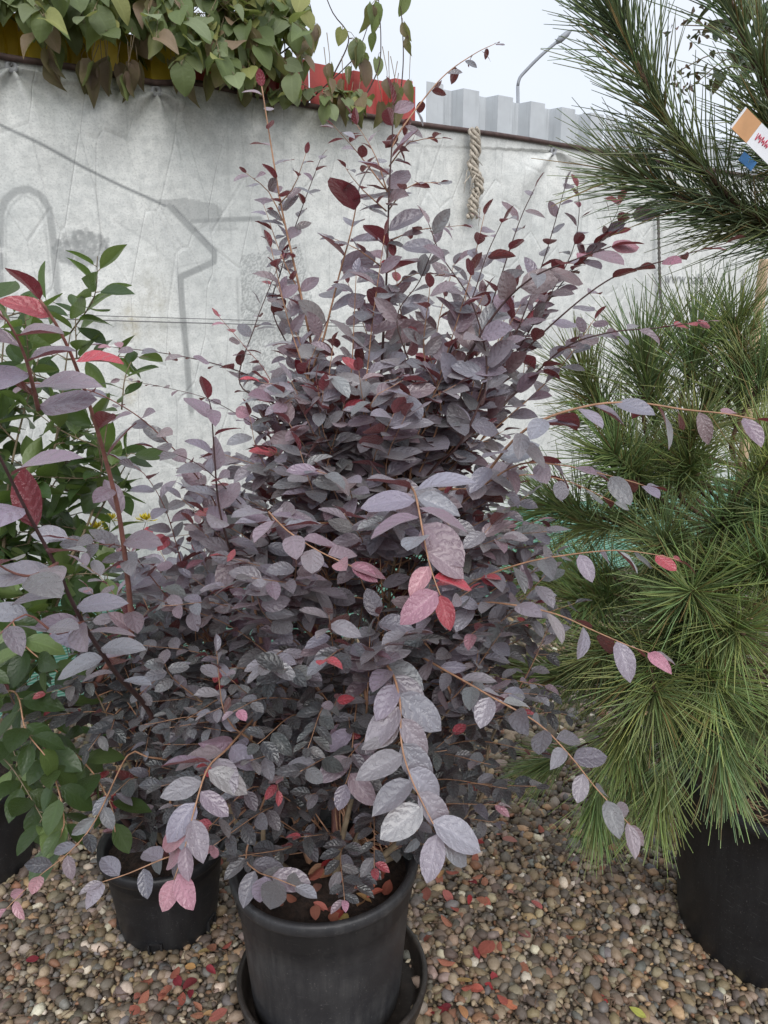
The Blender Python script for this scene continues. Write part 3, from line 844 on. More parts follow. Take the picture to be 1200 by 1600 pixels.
def shoot(pl, pts, size=(0.05, 0.04), gap=0.02, start=0.0, kinds=('purple',), tip=None, rad=0.0022, mat='stem_red', own=True, droop=0.1, kind='loro',
          flat=0.75, end_leaf=True, ntip=3, upbias=None, under=None, smooth_step=0.012, fwd=0.55):
    path = spline(pts, smooth_step)
    L = [0.0]
    for a, b in zip(path, path[1:]): L.append(L[-1] + (b - a).length)
    tot = L[-1]
    n = len(path)
    rads = [rad * (1 - 0.72 * i / (n - 1)) for i in range(n)]
    host = None
    if own:
        g = Geo(); g.tube(path, rads, 6); host = g.build('branch', M[mat], pl.root)
    else: pl.twig.tube(path[::2] + ([path[-1]] if (n - 1) % 2 else []), (rads[::2] + ([rads[-1]] if (n - 1) % 2 else [])), 5)
    s = start * tot + gap * random.uniform(0.2, 0.8); side = random.choice((-1, 1)); ang = random.uniform(0, 6.28)
    locs = []
    while s < tot:
        locs.append(s); s += gap * random.uniform(0.75, 1.25)
    for q, s in enumerate(locs):
        i = min(n - 2, max(0, int(np.searchsorted(L, s)) - 1))
        p = path[i].lerp(path[i + 1], (s - L[i]) / max(1e-6, L[i + 1] - L[i]))
        t = (path[min(i + 2, n - 1)] - path[max(i - 1, 0)]).normalized()
        f = (s / tot - start) / max(1e-6, 1 - start)
        steep = abs(t.z)
        h = t.cross(UP)
        if h.length < 0.2 or (steep > 0.8 and t.z > 0):
            ang += 2.4; a_ = t.orthogonal().normalized(); b_ = t.cross(a_)
            sv = a_ * math.cos(ang) + b_ * math.sin(ang)
        else:
            sv = h.normalized() * side + rv(0.22)
        side = -side
        d = (t * fwd + sv * flat + rv(0.14) - UP * droop * random.uniform(0.3, 1.6)).normalized()
        nrm = UP * 1.0 + rv(0.36) + Vector((0, -.34, 0))
        if t.z < -0.35: nrm += Vector((0, -0.9, 0.3)) * min(1, -t.z * 1.2)
        if upbias: nrm += Vector(upbias)
        sz = size[0] + (size[1] - size[0]) * f
        sz *= random.uniform(0.82, 1.15)
        isT = tip and q >= len(locs) - ntip
        if isT: sz *= 0.85
        c = lcol(random.choice(tip)) if isT else lcol(random.choice(kinds))
        pl.leaf(p + d * 0.002, d, nrm, sz, kind, c, under, host=host)
    if end_leaf:
        t = (path[-1] - path[-3]).normalized()
        nrm = UP + rv(0.2) + (Vector((0, -0.9, 0.3)) if t.z < -0.35 else Vector((0, 0, 0)))
        pl.leaf(path[-1], t + rv(0.1), nrm, size[1] * 0.72, kind, lcol(random.choice(tip or kinds)), under, host=host)
    return path

# --- the main purple shrub ------------------------------------------------------------
shrub = Plant('purple_shrub', POT_MAIN + Vector((0, 0, 0.27)), 'large purple leaved shrub with long arching shoots growing in the dusty black pot', 'shrub', 'loro_o', 'loro_a')
PLANTS.append(shrub)
mains = []
cx, cy = POT_MAIN.x, POT_MAIN.y
def main_stem(pl, pts, r0, mat):
    path = spline(pts, 0.02); n = len(path)
    g = Geo(); g.tube(path, [r0 * (1 - 0.84 * i / (n - 1)) for i in range(n)], 8); g.build('stem', M[mat], pl.root)
    return path
for (dx, dy, tz, tx_, ty_, m_) in [(.02, .01, .95, -.02, .12, 'stem_red'), (.03, .0, 1.05, .12, .02, 'stem_grey'), (-.02, .02, .9, -.18, .08, 'stem_tan'), (.0, .03, .9, .22, .15, 'stem_red'), (.02, -.02, .75, .05, -.16, 'stem_grey'),
                                  (-.03, -.01, .7, -.27, -.03, 'stem_grey'), (.04, .01, .7, .33, .0, 'stem_grey'), (-.01, .03, .8, -.1, .25, 'stem_dark'), (.02, .04, .8, .16, .27, 'stem_dark'), (.03, .0, .72, .2, -.1, 'stem_grey'), (-.03, .0, .68, -.16, -.13, 'stem_grey')]:
    b = Vector((cx + dx, cy + dy, 0.265)); tpt = Vector((cx + .04 + tx_, cy + ty_, tz))
    mid = b.lerp(tpt, 0.4) + Vector((tx_ * .25, ty_ * .25, -0.02)) + rv(0.015)
    mains.append(main_stem(shrub, [b, mid, b.lerp(tpt, .75) + rv(.015), tpt], random.uniform(.007, .011), m_))
def stem_ends(pl, mains, kinds):
    for path in mains:
        e = path[-1]; d = (path[-1] - path[-4]).normalized()
        shoot(pl, [e - d * .03, e + d * .05, e + d * .1 + rv(.02) + UP * .02], size=(.045, .04), gap=.016, kinds=kinds, rad=.0018, own=False, mat='stem_tan')
def attach(p, mains):
    best = None; bd = 9
    for path in mains:
        for q in path[3:]:
            if q.z > p.z + 0.10 or q.z < 0.36: continue
            d = (q - p).length + max(0, 0.06 - (p.z - q.z)) * 0.5
            if d < bd: bd, best = d, q
    return best if best is not None else mains[0][0]
def S_(pl, px, mains=mains, conn=True, **k):
    pts = [P(*q) for q in px]
    if conn:
        a = attach(pts[0], mains)
        dd = pts[0] - a
        if dd.length > 0.03:
            midp = a.lerp(pts[0], 0.55) + Vector((0, 0, 0.25 * (pts[0] - a).length * (0.5 if pts[1].z > pts[0].z else 0.2)))* 0.3
            l0 = (pts[0] - a).length
            pts = [a, midp] + pts
            tot = sum((y - x).length for x, y in zip(pts, pts[1:]))
            k.setdefault('start', 0.72 * l0 / tot)
    return shoot(pl, pts, **k)
pu = ('purple', 'purple', 'plum', 'mid')
S = S_
# tall uprights
S(shrub, [(590, 720, 1.36), (597, 560, 1.36), (604, 430, 1.36), (608, 300, 1.36), (613, 215, 1.36), (614, 165, 1.36)], size=(.08, .06), gap=.022, kinds=('purple', 'purple', 'plum'), tip=('plum',), rad=.0036, mat='stem_dark', flat=.9, upbias=(0, -.6, 0))
S(shrub, [(488, 640, 1.42), (489, 560, 1.42), (470, 460, 1.42), (441, 330, 1.42), (424, 230, 1.42), (409, 135, 1.42)], size=(.048, .036), gap=.026, kinds=('plum', 'mid'), tip=('red', 'plum'), rad=.0036, mat='stem_tan', flat=.9)
S(shrub, [(490, 600, 1.40), (508, 520, 1.40), (530, 430, 1.40), (549, 360, 1.38), (560, 300, 1.38)], size=(.06, .075), gap=.026, kinds=('purple',), rad=.0034, mat='stem_tan', upbias=(0, -.6, 0))
S(shrub, [(612, 230, 1.36), (632, 195, 1.42), (690, 122, 1.5), (740, 85, 1.55), (774, 68, 1.6)], conn=False, size=(.034, .022), gap=.026, kinds=('plum', 'mid'), rad=.0018, mat='stem_tan', droop=.7, under=.9)
for a, b, c in [((608, 260), (640, 222), (690, 216)), ((606, 330), (640, 290), (688, 285)), ((600, 420), (560, 390), (515, 370)), ((604, 330), (560, 290), (540, 262)), ((602, 380), (650, 360), (725, 352)), ((436, 320), (460, 290), (478, 240)),
                ((444, 350), (420, 300), (384, 270)), ((470, 460), (440, 400), (412, 320)), ((600, 470), (640, 430), (700, 430)), ((606, 300), (560, 240), (520, 195)), ((605, 300), (585, 240), (548, 180))]:
    Y = 1.38 if a[0] > 500 else 1.42
    S(shrub, [a + (Y,), b + (Y + random.uniform(-.06, .06),), c + (Y + random.uniform(-.08, .08),)], conn=False, size=(.036, .026), gap=.017, kinds=('plum', 'mid', 'purple'), rad=.0014, mat='stem_dark', own=False)
S(shrub, [(520, 640, 1.45), (430, 500, 1.45), (440, 420, 1.45), (470, 330, 1.45), (500, 250, 1.45)], size=(.042, .03), gap=.02, kinds=pu, rad=.0022, mat='stem_dark')
S(shrub, [(440, 640, 1.4), (375, 600, 1.4), (398, 510, 1.42), (425, 440, 1.45), (440, 400, 1.45)], size=(.04, .035), gap=.022, kinds=('plum', 'mid'), tip=('red',), rad=.0024, mat='stem_dark')
S(shrub, [(420, 590, 1.4), (385, 545, 1.4), (360, 515, 1.4), (342, 495, 1.4)], size=(.036, .028), gap=.016, kinds=('plum',), tip=('red', 'pink'), rad=.0016)
# left horizontals
S(shrub, [(470, 640, 1.45), (400, 592, 1.45), (330, 567, 1.45), (250, 551, 1.45), (165, 541, 1.45)], size=(.044, .036), gap=.021, kinds=('plum', 'mid', 'purple'), tip=('pink', 'plum'), rad=.002, mat='stem_dark')
S(shrub, [(430, 690, 1.6), (340, 630, 1.6), (265, 607, 1.6), (185, 592, 1.6)], size=(.034, .022), gap=.02, kinds=('plum',), rad=.0015, mat='stem_dark')
S(shrub, [(360, 860, 1.2), (342, 790, 1.17), (335, 710, 1.15), (330, 640, 1.13), (325, 622, 1.12)], size=(.058, .056), gap=.022, kinds=('purple', 'plum'), tip=('pink', 'plum'), rad=.0028, mat='stem_dark')
S(shrub, [(420, 840, 1.25), (350, 760, 1.2), (300, 720, 1.2), (240, 700, 1.2)], size=(.046, .04), gap=.02, kinds=pu, rad=.002, mat='stem_dark')
# right uprights and sprays
S(shrub, [(640, 720, 1.30), (700, 610, 1.27), (770, 495, 1.24), (830, 435, 1.21), (900, 405, 1.18), (955, 385, 1.16)], size=(.075, .062), gap=.025, kinds=('purple', 'purple', 'plum'), tip=('pink', 'plum'), rad=.0034, mat='stem_dark', upbias=(0, -.6, 0))
S(shrub, [(700, 640, 1.4), (745, 540, 1.4), (780, 440, 1.4), (812, 345, 1.4), (835, 295, 1.4)], size=(.058, .042), gap=.024, kinds=pu, tip=('plum',), rad=.0024, mat='stem_dark', upbias=(0, -.4, 0))
S(shrub, [(770, 600, 1.42), (815, 500, 1.42), (850, 405, 1.42), (872, 330, 1.42), (884, 288, 1.42)], size=(.048, .034), gap=.024, kinds=pu, tip=('plum',), rad=.0022, mat='stem_dark')
S(shrub, [(800, 560, 1.45), (860, 460, 1.46), (895, 390, 1.47), (905, 330, 1.47), (902, 292, 1.47)], size=(.042, .034), gap=.018, kinds=('plum', 'mid'), tip=('red',), rad=.002, mat='stem_dark')
S(shrub, [(820, 520, 1.5), (880, 440, 1.52), (940, 370, 1.52), (985, 335, 1.52), (1030, 325, 1.52)], size=(.046, .042), gap=.014, kinds=('plum', 'mid'), tip=('mid',), rad=.0022, mat='stem_dark')
S(shrub, [(860, 450, 1.5), (920, 400, 1.5), (960, 340, 1.52), (968, 318, 1.52)], size=(.044, .042), gap=.013, kinds=('plum', 'red'), rad=.0018, mat='stem_dark')
S(shrub, [(780, 590, 1.34), (870, 500, 1.32), (955, 435, 1.30), (1035, 408, 1.28), (1090, 392, 1.27), (1135, 380, 1.26)], size=(.058, .04), gap=.036, kinds=('purple', 'plum'), tip=('pink', 'pink'), rad=.0026, mat='stem_dark')
S(shrub, [(810, 610, 1.36), (880, 545, 1.34), (950, 520, 1.32), (1030, 512, 1.30), (1095, 502, 1.28)], size=(.05, .042), gap=.017, kinds=('purple', 'plum'), tip=('pink', 'red'), rad=.0026, mat='stem_dark')
S(shrub, [(720, 690, 1.25), (760, 590, 1.25), (740, 480, 1.25), (690, 400, 1.27), (670, 350, 1.28)], size=(.064, .05), gap=.022, kinds=pu, rad=.0026, mat='stem_dark', upbias=(0, -.5, 0))
S(shrub, [(650, 600, 1.3), (620, 500, 1.3), (655, 440, 1.3), (680, 380, 1.3)], size=(.064, .05), gap=.024, kinds=pu, rad=.0022, mat='stem_dark', upbias=(0, -.6, 0))
S(shrub, [(700, 560, 1.3), (740, 460, 1.3), (760, 400, 1.3), (785, 345, 1.3)], size=(.055, .04), gap=.026, kinds=pu, rad=.0022, mat='stem_dark')
# long right arms
S(shrub, [(740, 760, 1.2), (800, 690, 1.13), (850, 655, 1.09), (930, 632, 1.06), (1000, 630, 1.04), (1070, 640, 1.03), (1130, 646, 1.02), (1180, 655, 1.01)], size=(.062, .056), gap=.024, kinds=('purple',), tip=('pink', 'plum'), rad=.003, mat='stem_tan', droop=.5, ntip=3, flat=.6, fwd=.45)
S(shrub, [(700, 800, 1.25), (800, 730, 1.18), (870, 726, 1.14), (930, 738, 1.12), (985, 752, 1.10), (1010, 760, 1.10)], size=(.055, .048), gap=.026, kinds=('purple', 'plum'), rad=.0024, mat='stem_tan', droop=.3)
S(shrub, [(720, 790, 1.3), (800, 745, 1.3), (880, 750, 1.28), (960, 785, 1.27)], size=(.05, .04), gap=.024, kinds=('mid', 'purple'), rad=.002, mat='stem_tan', droop=.3)
S(shrub, [(680, 960, 1.2), (740, 910, 1.15), (810, 882, 1.12), (880, 868, 1.10), (960, 860, 1.08), (1020, 866, 1.07), (1060, 875, 1.06)], size=(.056, .042), gap=.024, kinds=('purple', 'mid'), tip=('red', 'plum'), rad=.0022, mat='stem_tan', droop=.6, ntip=2)
S(shrub, [(660, 985, 1.2), (740, 945, 1.15), (800, 945, 1.10), (870, 960, 1.07), (920, 982, 1.05), (980, 1008, 1.03), (1020, 1022, 1.02)], size=(.056, .05), gap=.025, kinds=('purple',), tip=('plum', 'pink'), rad=.0024, mat='stem_tan', droop=.3, ntip=2)
S(shrub, [(620, 1010, 1.22), (700, 1050, 1.12), (770, 1090, 1.06), (840, 1130, 1.02), (890, 1180, .99), (930, 1230, .97), (985, 1290, .95)], size=(.052, .05), gap=.022, kinds=('purple', 'mid'), tip=('plum', 'pink'), rad=.0026, mat='stem_tan', ntip=2)
S(shrub, [(640, 1020, 1.25), (730, 1060, 1.22), (790, 1080, 1.2), (840, 1085, 1.18)], size=(.036, .028), gap=.016, kinds=('mid', 'dark'), rad=.0016, mat='stem_tan')
# shoots that come towards the viewer
S(shrub, [(640, 760, 1.15), (648, 770, 1.05), (655, 800, .98), (664, 850, .93), (675, 895, .90), (688, 930, .88)], size=(.076, .062), gap=.0185, kinds=('purple', 'purple', 'plum'), tip=('pink', 'red'), rad=.003, mat='stem_tan', ntip=3, start=.45, fwd=.4)
S(shrub, [(440, 820, 1.15), (420, 800, 1.08), (450, 830, 1.03), (500, 862, 1.0), (550, 885, .98)], size=(.07, .056), gap=.019, kinds=('purple', 'plum'), tip=('pink', 'pink'), rad=.0026, mat='stem_tan', ntip=2, start=.3)
S(shrub, [(560, 1010, 1.2), (605, 1040, 1.08), (624, 1090, 1.02), (627, 1160, .98), (642, 1215, .94), (668, 1270, .90), (692, 1315, .88)], size=(.074, .07), gap=.0185, start=.40, kinds=('purple',), rad=.003, mat='stem_tan', fwd=.6, flat=.7)
S(shrub, [(400, 1120, 1.2), (355, 1170, 1.06), (325, 1200, 1.0), (305, 1260, .94), (290, 1320, .91), (272, 1375, .89)], size=(.07, .06), gap=.019, start=.36, kinds=('purple', 'plum'), tip=('plum', 'pink'), rad=.0026, mat='stem_tan', ntip=4, fwd=.6)
S(shrub, [(420, 1230, 1.2), (385, 1330, 1.10), (400, 1360, 1.05), (430, 1372, 1.0), (462, 1385, .98)], size=(.054, .06), gap=.019, start=.4, kinds=('purple', 'mid'), rad=.0022, mat='stem_tan', droop=.35)
S(shrub, [(400, 1250, 1.2), (320, 1320, 1.1), (260, 1340, 1.05), (200, 1365, 1.02), (160, 1378, 1.0)], size=(.055, .05), gap=.03, start=.4, kinds=('purple', 'mid'), rad=.0022, mat='stem_tan', droop=.3)
S(shrub, [(560, 1080, 1.2), (550, 1170, 1.08), (548, 1200, 1.05), (540, 1225, 1.03)], size=(.055, .055), gap=.03, start=.5, kinds=('plum', 'purple'), rad=.002, mat='stem_tan')
# body of the crown: many short shoots off the main stems
def crown(pl, mains, n, cfun, zr, lowz, sizes, own=False, clear=0):
    for k in range(n):
        z = random.uniform(*zr)
        a = random.uniform(0, 2 * math.pi)
        if z < clear and math.sin(a) < -.25 and abs(math.cos(a)) < .8: z += random.uniform(.18, .4)
        c, rr = cfun(z, a)
        end = Vector((c.x + math.cos(a) * rr * random.uniform(.55, 1.0), c.y + math.sin(a) * rr * random.uniform(.55, 1.0), z))
        inner = Vector((c.x + math.cos(a) * rr * .25, c.y + math.sin(a) * rr * .25, z - random.uniform(.08, .2)))
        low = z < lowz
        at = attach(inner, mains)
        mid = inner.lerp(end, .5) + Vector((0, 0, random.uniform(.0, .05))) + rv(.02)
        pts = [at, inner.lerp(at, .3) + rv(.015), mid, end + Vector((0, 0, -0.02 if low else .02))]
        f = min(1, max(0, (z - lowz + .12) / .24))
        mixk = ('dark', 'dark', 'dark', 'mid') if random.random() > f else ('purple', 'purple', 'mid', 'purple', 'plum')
        tip = None
        r_ = random.random()
        if r_ < .19: tip = ('red',)
        elif r_ < .30: tip = ('pink', 'plum')
        s0 = sizes[0] + (sizes[1] - sizes[0]) * f
        s0 *= random.uniform(.85, 1.15)
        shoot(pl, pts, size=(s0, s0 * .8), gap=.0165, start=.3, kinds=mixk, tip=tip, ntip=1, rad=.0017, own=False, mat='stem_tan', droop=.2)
def cf_main(z, a):
    zz = np.interp(z, [.34, .45, .6, .8, 1.0, 1.15, 1.3, 1.4], [.24, .36, .42, .41, .37, .27, .15, .1])
    return Vector((cx + .05 * (z - .3) / .7 + .03, cy + .06, 0)), float(zz)
stem_ends(shrub, mains, ('mid', 'purple'))
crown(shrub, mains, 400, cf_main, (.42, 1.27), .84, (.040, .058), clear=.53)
for k in range(26):         # loose upright shoots that break out of the top of the crown
    px = random.uniform(455, 860); top = P(px + random.gauss(0, 30) + (px - 640) * .15, random.uniform(330, 560), random.uniform(1.2, 1.6))
    a = P(px * .7 + 600 * .3, random.uniform(640, 720), top.y * .6 + 1.36 * .4)
    shoot(shrub, [attach(a, mains), a, a.lerp(top, .5) + rv(.02), top], size=(.055, .04), gap=.021, start=.45, kinds=pu, tip=random.choice((None, ('plum',), ('red', 'plum'))), ntip=2, rad=.0022, own=False, mat='stem_dark', upbias=(0, random.choice((0, -.3, -.6)), 0))

# --- second purple shrub, in the small pot --------------------------------------------
shrub2 = Plant('purple_shrub', POT_SMALL + Vector((0, 0, 0.19)), 'smaller dark purple shrub in the notched pot with stout bare stems rising past the camellia', 'shrub', 'loro_o', 'loro_a')
PLANTS.append(shrub2)
b2 = POT_SMALL + Vector((0, 0, .19)); m2 = []
for (dx, dy, tz, tx_, ty_, m_) in [(0, 0, .62, -.10, -.05, 'stem_grey'), (.02, .01, .66, .14, .05, 'stem_red'), (-.02, .02, .6, -.02, .2, 'stem_dark'), (.01, -.02, .52, .08, -.16, 'stem_tan'), (-.02, -.01, .52, -.22, -.06, 'stem_dark'), (0, .02, .6, -.18, .16, 'stem_dark')]:
    b = b2 + Vector((dx, dy, 0)); t_ = Vector((b2.x + tx_, b2.y + ty_, tz))
    m2.append(main_stem(shrub2, [b, b.lerp(t_, .45) + rv(.015), t_], random.uniform(.005, .008), m_))
def cf_2(z, a):
    zz = np.interp(z, [.28, .4, .55, .7, .85, .95], [.15, .25, .29, .29, .24, .12])
    return Vector((b2.x + .05, b2.y + .03, 0)), float(zz)
stem_ends(shrub2, m2, ('mid', 'dark'))
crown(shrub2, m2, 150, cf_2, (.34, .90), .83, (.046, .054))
T = S_
T(shrub2, [(205, 1000, 1.30), (190, 830, 1.14), (160, 700, 1.05), (125, 590, .97), (95, 520, .92), (62, 468, .89)], m2, size=(.05, .07), gap=.06, start=.2, kinds=('plum', 'purple'), tip=('red', 'plum'), rad=.0065, mat='stem_red', flat=.9)
T(shrub2, [(225, 1100, 1.25), (180, 1050, 1.08), (128, 970, .92), (85, 880, .84), (45, 805, .80), (0, 715, .76), (-30, 660, .74)], m2, size=(.055, .07), gap=.036, start=.35, kinds=('purple', 'purple', 'plum'), rad=.0055, mat='stem_dark', flat=.9)
T(shrub2, [(340, 800, 1.35), (300, 735, 1.28), (250, 680, 1.22), (200, 640, 1.16), (130, 607, 1.1), (40, 598, 1.05)], m2, size=(.042, .036), gap=.022, kinds=('plum', 'mid'), rad=.0022, mat='stem_red', under=.9)
T(shrub2, [(60, 640, .90), (40, 560, .84), (10, 500, .80), (-30, 470, .78)], m2, conn=False, size=(.066, .06), gap=.02, kinds=('plum', 'purple'), tip=('pink', 'plum'), rad=.003, mat='stem_red')
T(shrub2, [(90, 880, .84), (50, 900, .80), (10, 890, .77), (-30, 860, .75)], m2, conn=False, size=(.06, .05), gap=.022, kinds=('purple', 'mid'), rad=.0022, mat='stem_red')
T(shrub2, [(130, 970, .92), (90, 990, .88), (40, 960, .85), (-10, 1000, .82)], m2, conn=False, size=(.058, .05), gap=.025, kinds=('purple', 'mid', 'plum'), rad=.0022, mat='stem_red')
T(shrub2, [(200, 1180, 1.3), (150, 1280, 1.15), (110, 1330, 1.1), (60, 1370, 1.05), (10, 1420, 1.0)], m2, size=(.045, .04), gap=.026, kinds=('mid', 'plum', 'dark'), tip=('pink',), rad=.002, mat='stem_tan', start=.4)
T(shrub2, [(260, 930, 1.3), (200, 860, 1.2), (150, 850, 1.15), (100, 840, 1.1)], m2, size=(.052, .05), gap=.02, kinds=('purple', 'mid'), rad=.002, mat='stem_red')
T(shrub2, [(290, 900, 1.4), (260, 800, 1.35), (225, 740, 1.3), (190, 720, 1.28)], m2, size=(.046, .042), gap=.018, kinds=('purple', 'mid'), rad=.002, mat='stem_red', under=.9)

# --- camellia -------------------------------------------------------------------------
camellia = Plant('camellia', POT_LEFT + Vector((0, 0, 0.22)), 'glossy green leaved camellia standing against the banner behind the purple shoots', 'shrub', 'green_o', 'green_a')
PLANTS.append(camellia)
def gcol():
    j = random.uniform(.7, 1.25); q = random.random()
    b = (.045, .078, .030) if q < .6 else ((.075, .115, .045) if q < .86 else (.15, .215, .075))
    return tuple(x * j for x in b)
b3 = POT_LEFT + Vector((0, 0, .22)); m3 = []
for (px, py, Y) in [(110, 520, 1.75), (60, 560, 1.7), (10, 480, 1.75), (170, 650, 1.72), (-60, 560, 1.7), (200, 720, 1.78)]:
    t_ = P(px, py, Y); b = b3 + rv(.02); b.z = b3.z
    m3.append(main_stem(camellia, [b, b.lerp(t_, .35) + rv(.03), b.lerp(t_, .7) + rv(.03), t_], .008, 'stem_grey'))
def green_shoot(pl, pts, size, gap, start=.2, own=False, kind='cam', droop=.1, cfun=gcol, rad=.002, mat='stem_grey', up=None, part='leaf', under=None):
    path = spline(pts, .012); n = len(path)
    L = [0.0]
    for a, b in zip(path, path[1:]): L.append(L[-1] + (b - a).length)
    rads = [rad * (1 - .6 * i / (n - 1)) for i in range(n)]
    host = None
    if own: g = Geo(); g.tube(path, rads, 6); host = g.build('branch', M[mat], pl.root)
    else: pl.twig.tube(path[::2], rads[::2], 5)
    s = start * L[-1]; ang = random.uniform(0, 6)
    while s < L[-1]:
        i = min(n - 2, max(0, int(np.searchsorted(L, s)) - 1)); p = path[i]
        t = (path[min(i + 2, n - 1)] - path[max(i - 1, 0)]).normalized()
        ang += 2.4; a_ = t.orthogonal().normalized(); b_ = t.cross(a_)
        sv = a_ * math.cos(ang) + b_ * math.sin(ang)
        d = (t * .6 + sv * .8 - UP * droop * random.uniform(.4, 1.5) + rv(.12)).normalized()
        q = p + d * size * .12
        pl.twig.tube([p, q], [.0011, .0009], 4)
        pl.leaf(q, d, UP + sv * .3 + rv(.35) + (Vector(up) if up else Vector((0, 0, 0))), size * random.uniform(.7, 1.15), kind, cfun(), under, part, host)
        s += gap * random.uniform(.7, 1.3)
    return path
for k in range(70):
    m_ = random.choice(m3); a = random.choice(m_[int(len(m_) * .45):])
    e = a + Vector((random.uniform(-.2, .2), random.uniform(-.14, .14), random.uniform(-.02, .16)))
    green_shoot(camellia, [a, a.lerp(e, .5) + rv(.01), e], .08, .018, .15)
for px in [[(120, 560), (118, 500), (122, 478)], [(190, 640), (195, 590), (205, 565)], [(60, 600), (30, 540), (10, 500)]]:
    green_shoot(camellia, [P(x, y, 1.72) for x, y in px], .07, .02, .2)
for k in range(9):         # lower green leaves near its pot
    a = random.choice(m3)[random.randrange(2, 12)]
    e = P(random.uniform(-60, 150), random.uniform(960, 1320), random.uniform(1.2, 1.6))
    e.z = max(e.z, .12)
    green_shoot(camellia, [a, a.lerp(e, .5) + UP * .05, e], .075, .026, .5, droop=.4, up=(0, -.4, 0))

for pts in [[(60, 1150, 1.4), (90, 1230, 1.25), (100, 1290, 1.2), (85, 1320, 1.18)], [(120, 1180, 1.4), (170, 1250, 1.3), (180, 1300, 1.25)], [(20, 1080, 1.4), (40, 1140, 1.3), (70, 1180, 1.25)], [(0, 960, 1.5), (40, 1010, 1.4), (90, 1050, 1.35)]]:
    q = [P(*p) for p in pts]; a = min((z for m_ in m3 for z in m_[:14]), key=lambda z: (z - q[0]).length)
    green_shoot(camellia, [a] + q, .072, .022, .5, own=True, droop=.5, rad=.003, mat='stem_tan', up=(0, -.6, 0))

# --- climbing vine over the fence -----------------------------------------------------
vb = FP(.3, 0, .35)
vine = Plant('climbing_vine', vb, 'green climbing vine spilling over the yellow and red fence top', 'vine', 'vine_o', 'vine_a')
PLANTS.append(vine)
def vcol():
    j = random.uniform(.75, 1.25); q = random.random()
    b = (.16, .21, .09) if q < .45 else ((.25, .30, .17) if q < .75 else ((.32, .33, .12) if q < .9 else (.30, .21, .15)))
    return tuple(x * j for x in b)
def dcol():
    j = random.uniform(.7, 1.3); return tuple(x * j for x in (.24, .17, .13))
def VP(px, py, off): return FP(*fence_th(px, py, off), off)
trunks = []
for (x0, x1, yt) in [(60, 40, -40), (150, 170, -60), (260, 300, -70), (395, 400, -60), (330, 360, -80)]:
    p0 = VP(x0, 300, .2); p0.z = .0
    path = spline([p0, VP(x0, 200, .2), VP((x0 + x1) / 2, 100, .17), VP(x1, 20, .12), VP(x1, yt, .1)], .03); n = len(path)
    g = Geo(); g.tube(path, [.011 * (1 - .5 * i / n) for i in range(n)], 7); g.build('stem', M['stem_vine'], vine.root); trunks.append(path)
for k in range(58):
    x0 = random.uniform(-80, 405); y0 = random.uniform(-60, 70) if x0 > 220 else random.uniform(-70, 15)
    w = max(0, (x0 - 300) / 200)
    e = VP(x0 + random.uniform(-90, 90), min(y0 + random.uniform(10, 95), 22 + .36 * x0 - 60 * w), random.uniform(-.28, .12))
    a = VP(x0, y0, random.uniform(-.1, .15))
    near = min((q for t_ in trunks for q in t_[-25:]), key=lambda q: (q - a).length)
    green_shoot(vine, [near, near.lerp(a, .6) + UP * .04, a, a.lerp(e, .5) + UP * .03, e], .08, .034, .3, kind='vine', droop=.55, cfun=vcol, rad=.002, mat='stem_vine', up=(0, -.7, 0))
for k in range(20):
    x0 = random.uniform(330, 470); a = VP(x0, random.uniform(-40, 60), random.uniform(-.1, .1)); e = VP(x0 + random.uniform(-40, 30), random.uniform(20, 130), random.uniform(-.2, .05))
    near = min((q for t_ in trunks for q in t_[-25:]), key=lambda q: (q - a).length)
    green_shoot(vine, [near, a, a.lerp(e, .5) + UP * .02, e], .075, .032, .35, kind='vine', droop=.6, cfun=vcol, rad=.002, mat='stem_vine', up=(0, -.7, 0))
for k in range(13):          # leaves low along the hem and over the red sheet
    x0 = random.uniform(380, 600); yb = 92 + .155 * x0
    a = VP(x0, yb - random.uniform(10, 40), -.04); e = VP(x0 + random.uniform(-50, 50), yb - random.uniform(-8, 25), random.uniform(-.14, -.03))
    green_shoot(vine, [a, a.lerp(e, .5) + UP * .03, e], .058, .03, .1, kind='vine', droop=.6, cfun=vcol, rad=.0016, mat='stem_vine', up=(0, -.7, 0))
for k in range(40):          # withered leaves hanging
    x = random.uniform(70, 230) if k < 16 else (random.uniform(250, 470) if k < 25 else random.uniform(500, 640)); yb = 92 + .135 * x
    p = VP(x, yb - random.uniform(-2, 32) if k < 16 else yb - random.uniform(0, 70), random.uniform(-.1, -.04))
    vine.leaf(p, Vector((random.uniform(-.3, .3), random.uniform(-.3, .3), -1)), Vector((random.uniform(-1, 1), -1, 0)), random.uniform(.06, .1), 'dry', dcol(), None, 'withered_leaf')
    vine.twig.tube([p + Vector((random.uniform(-.02, .02), .03, random.uniform(.05, .12))), p + UP * .02, p], [.0016, .0012, .001], 4)
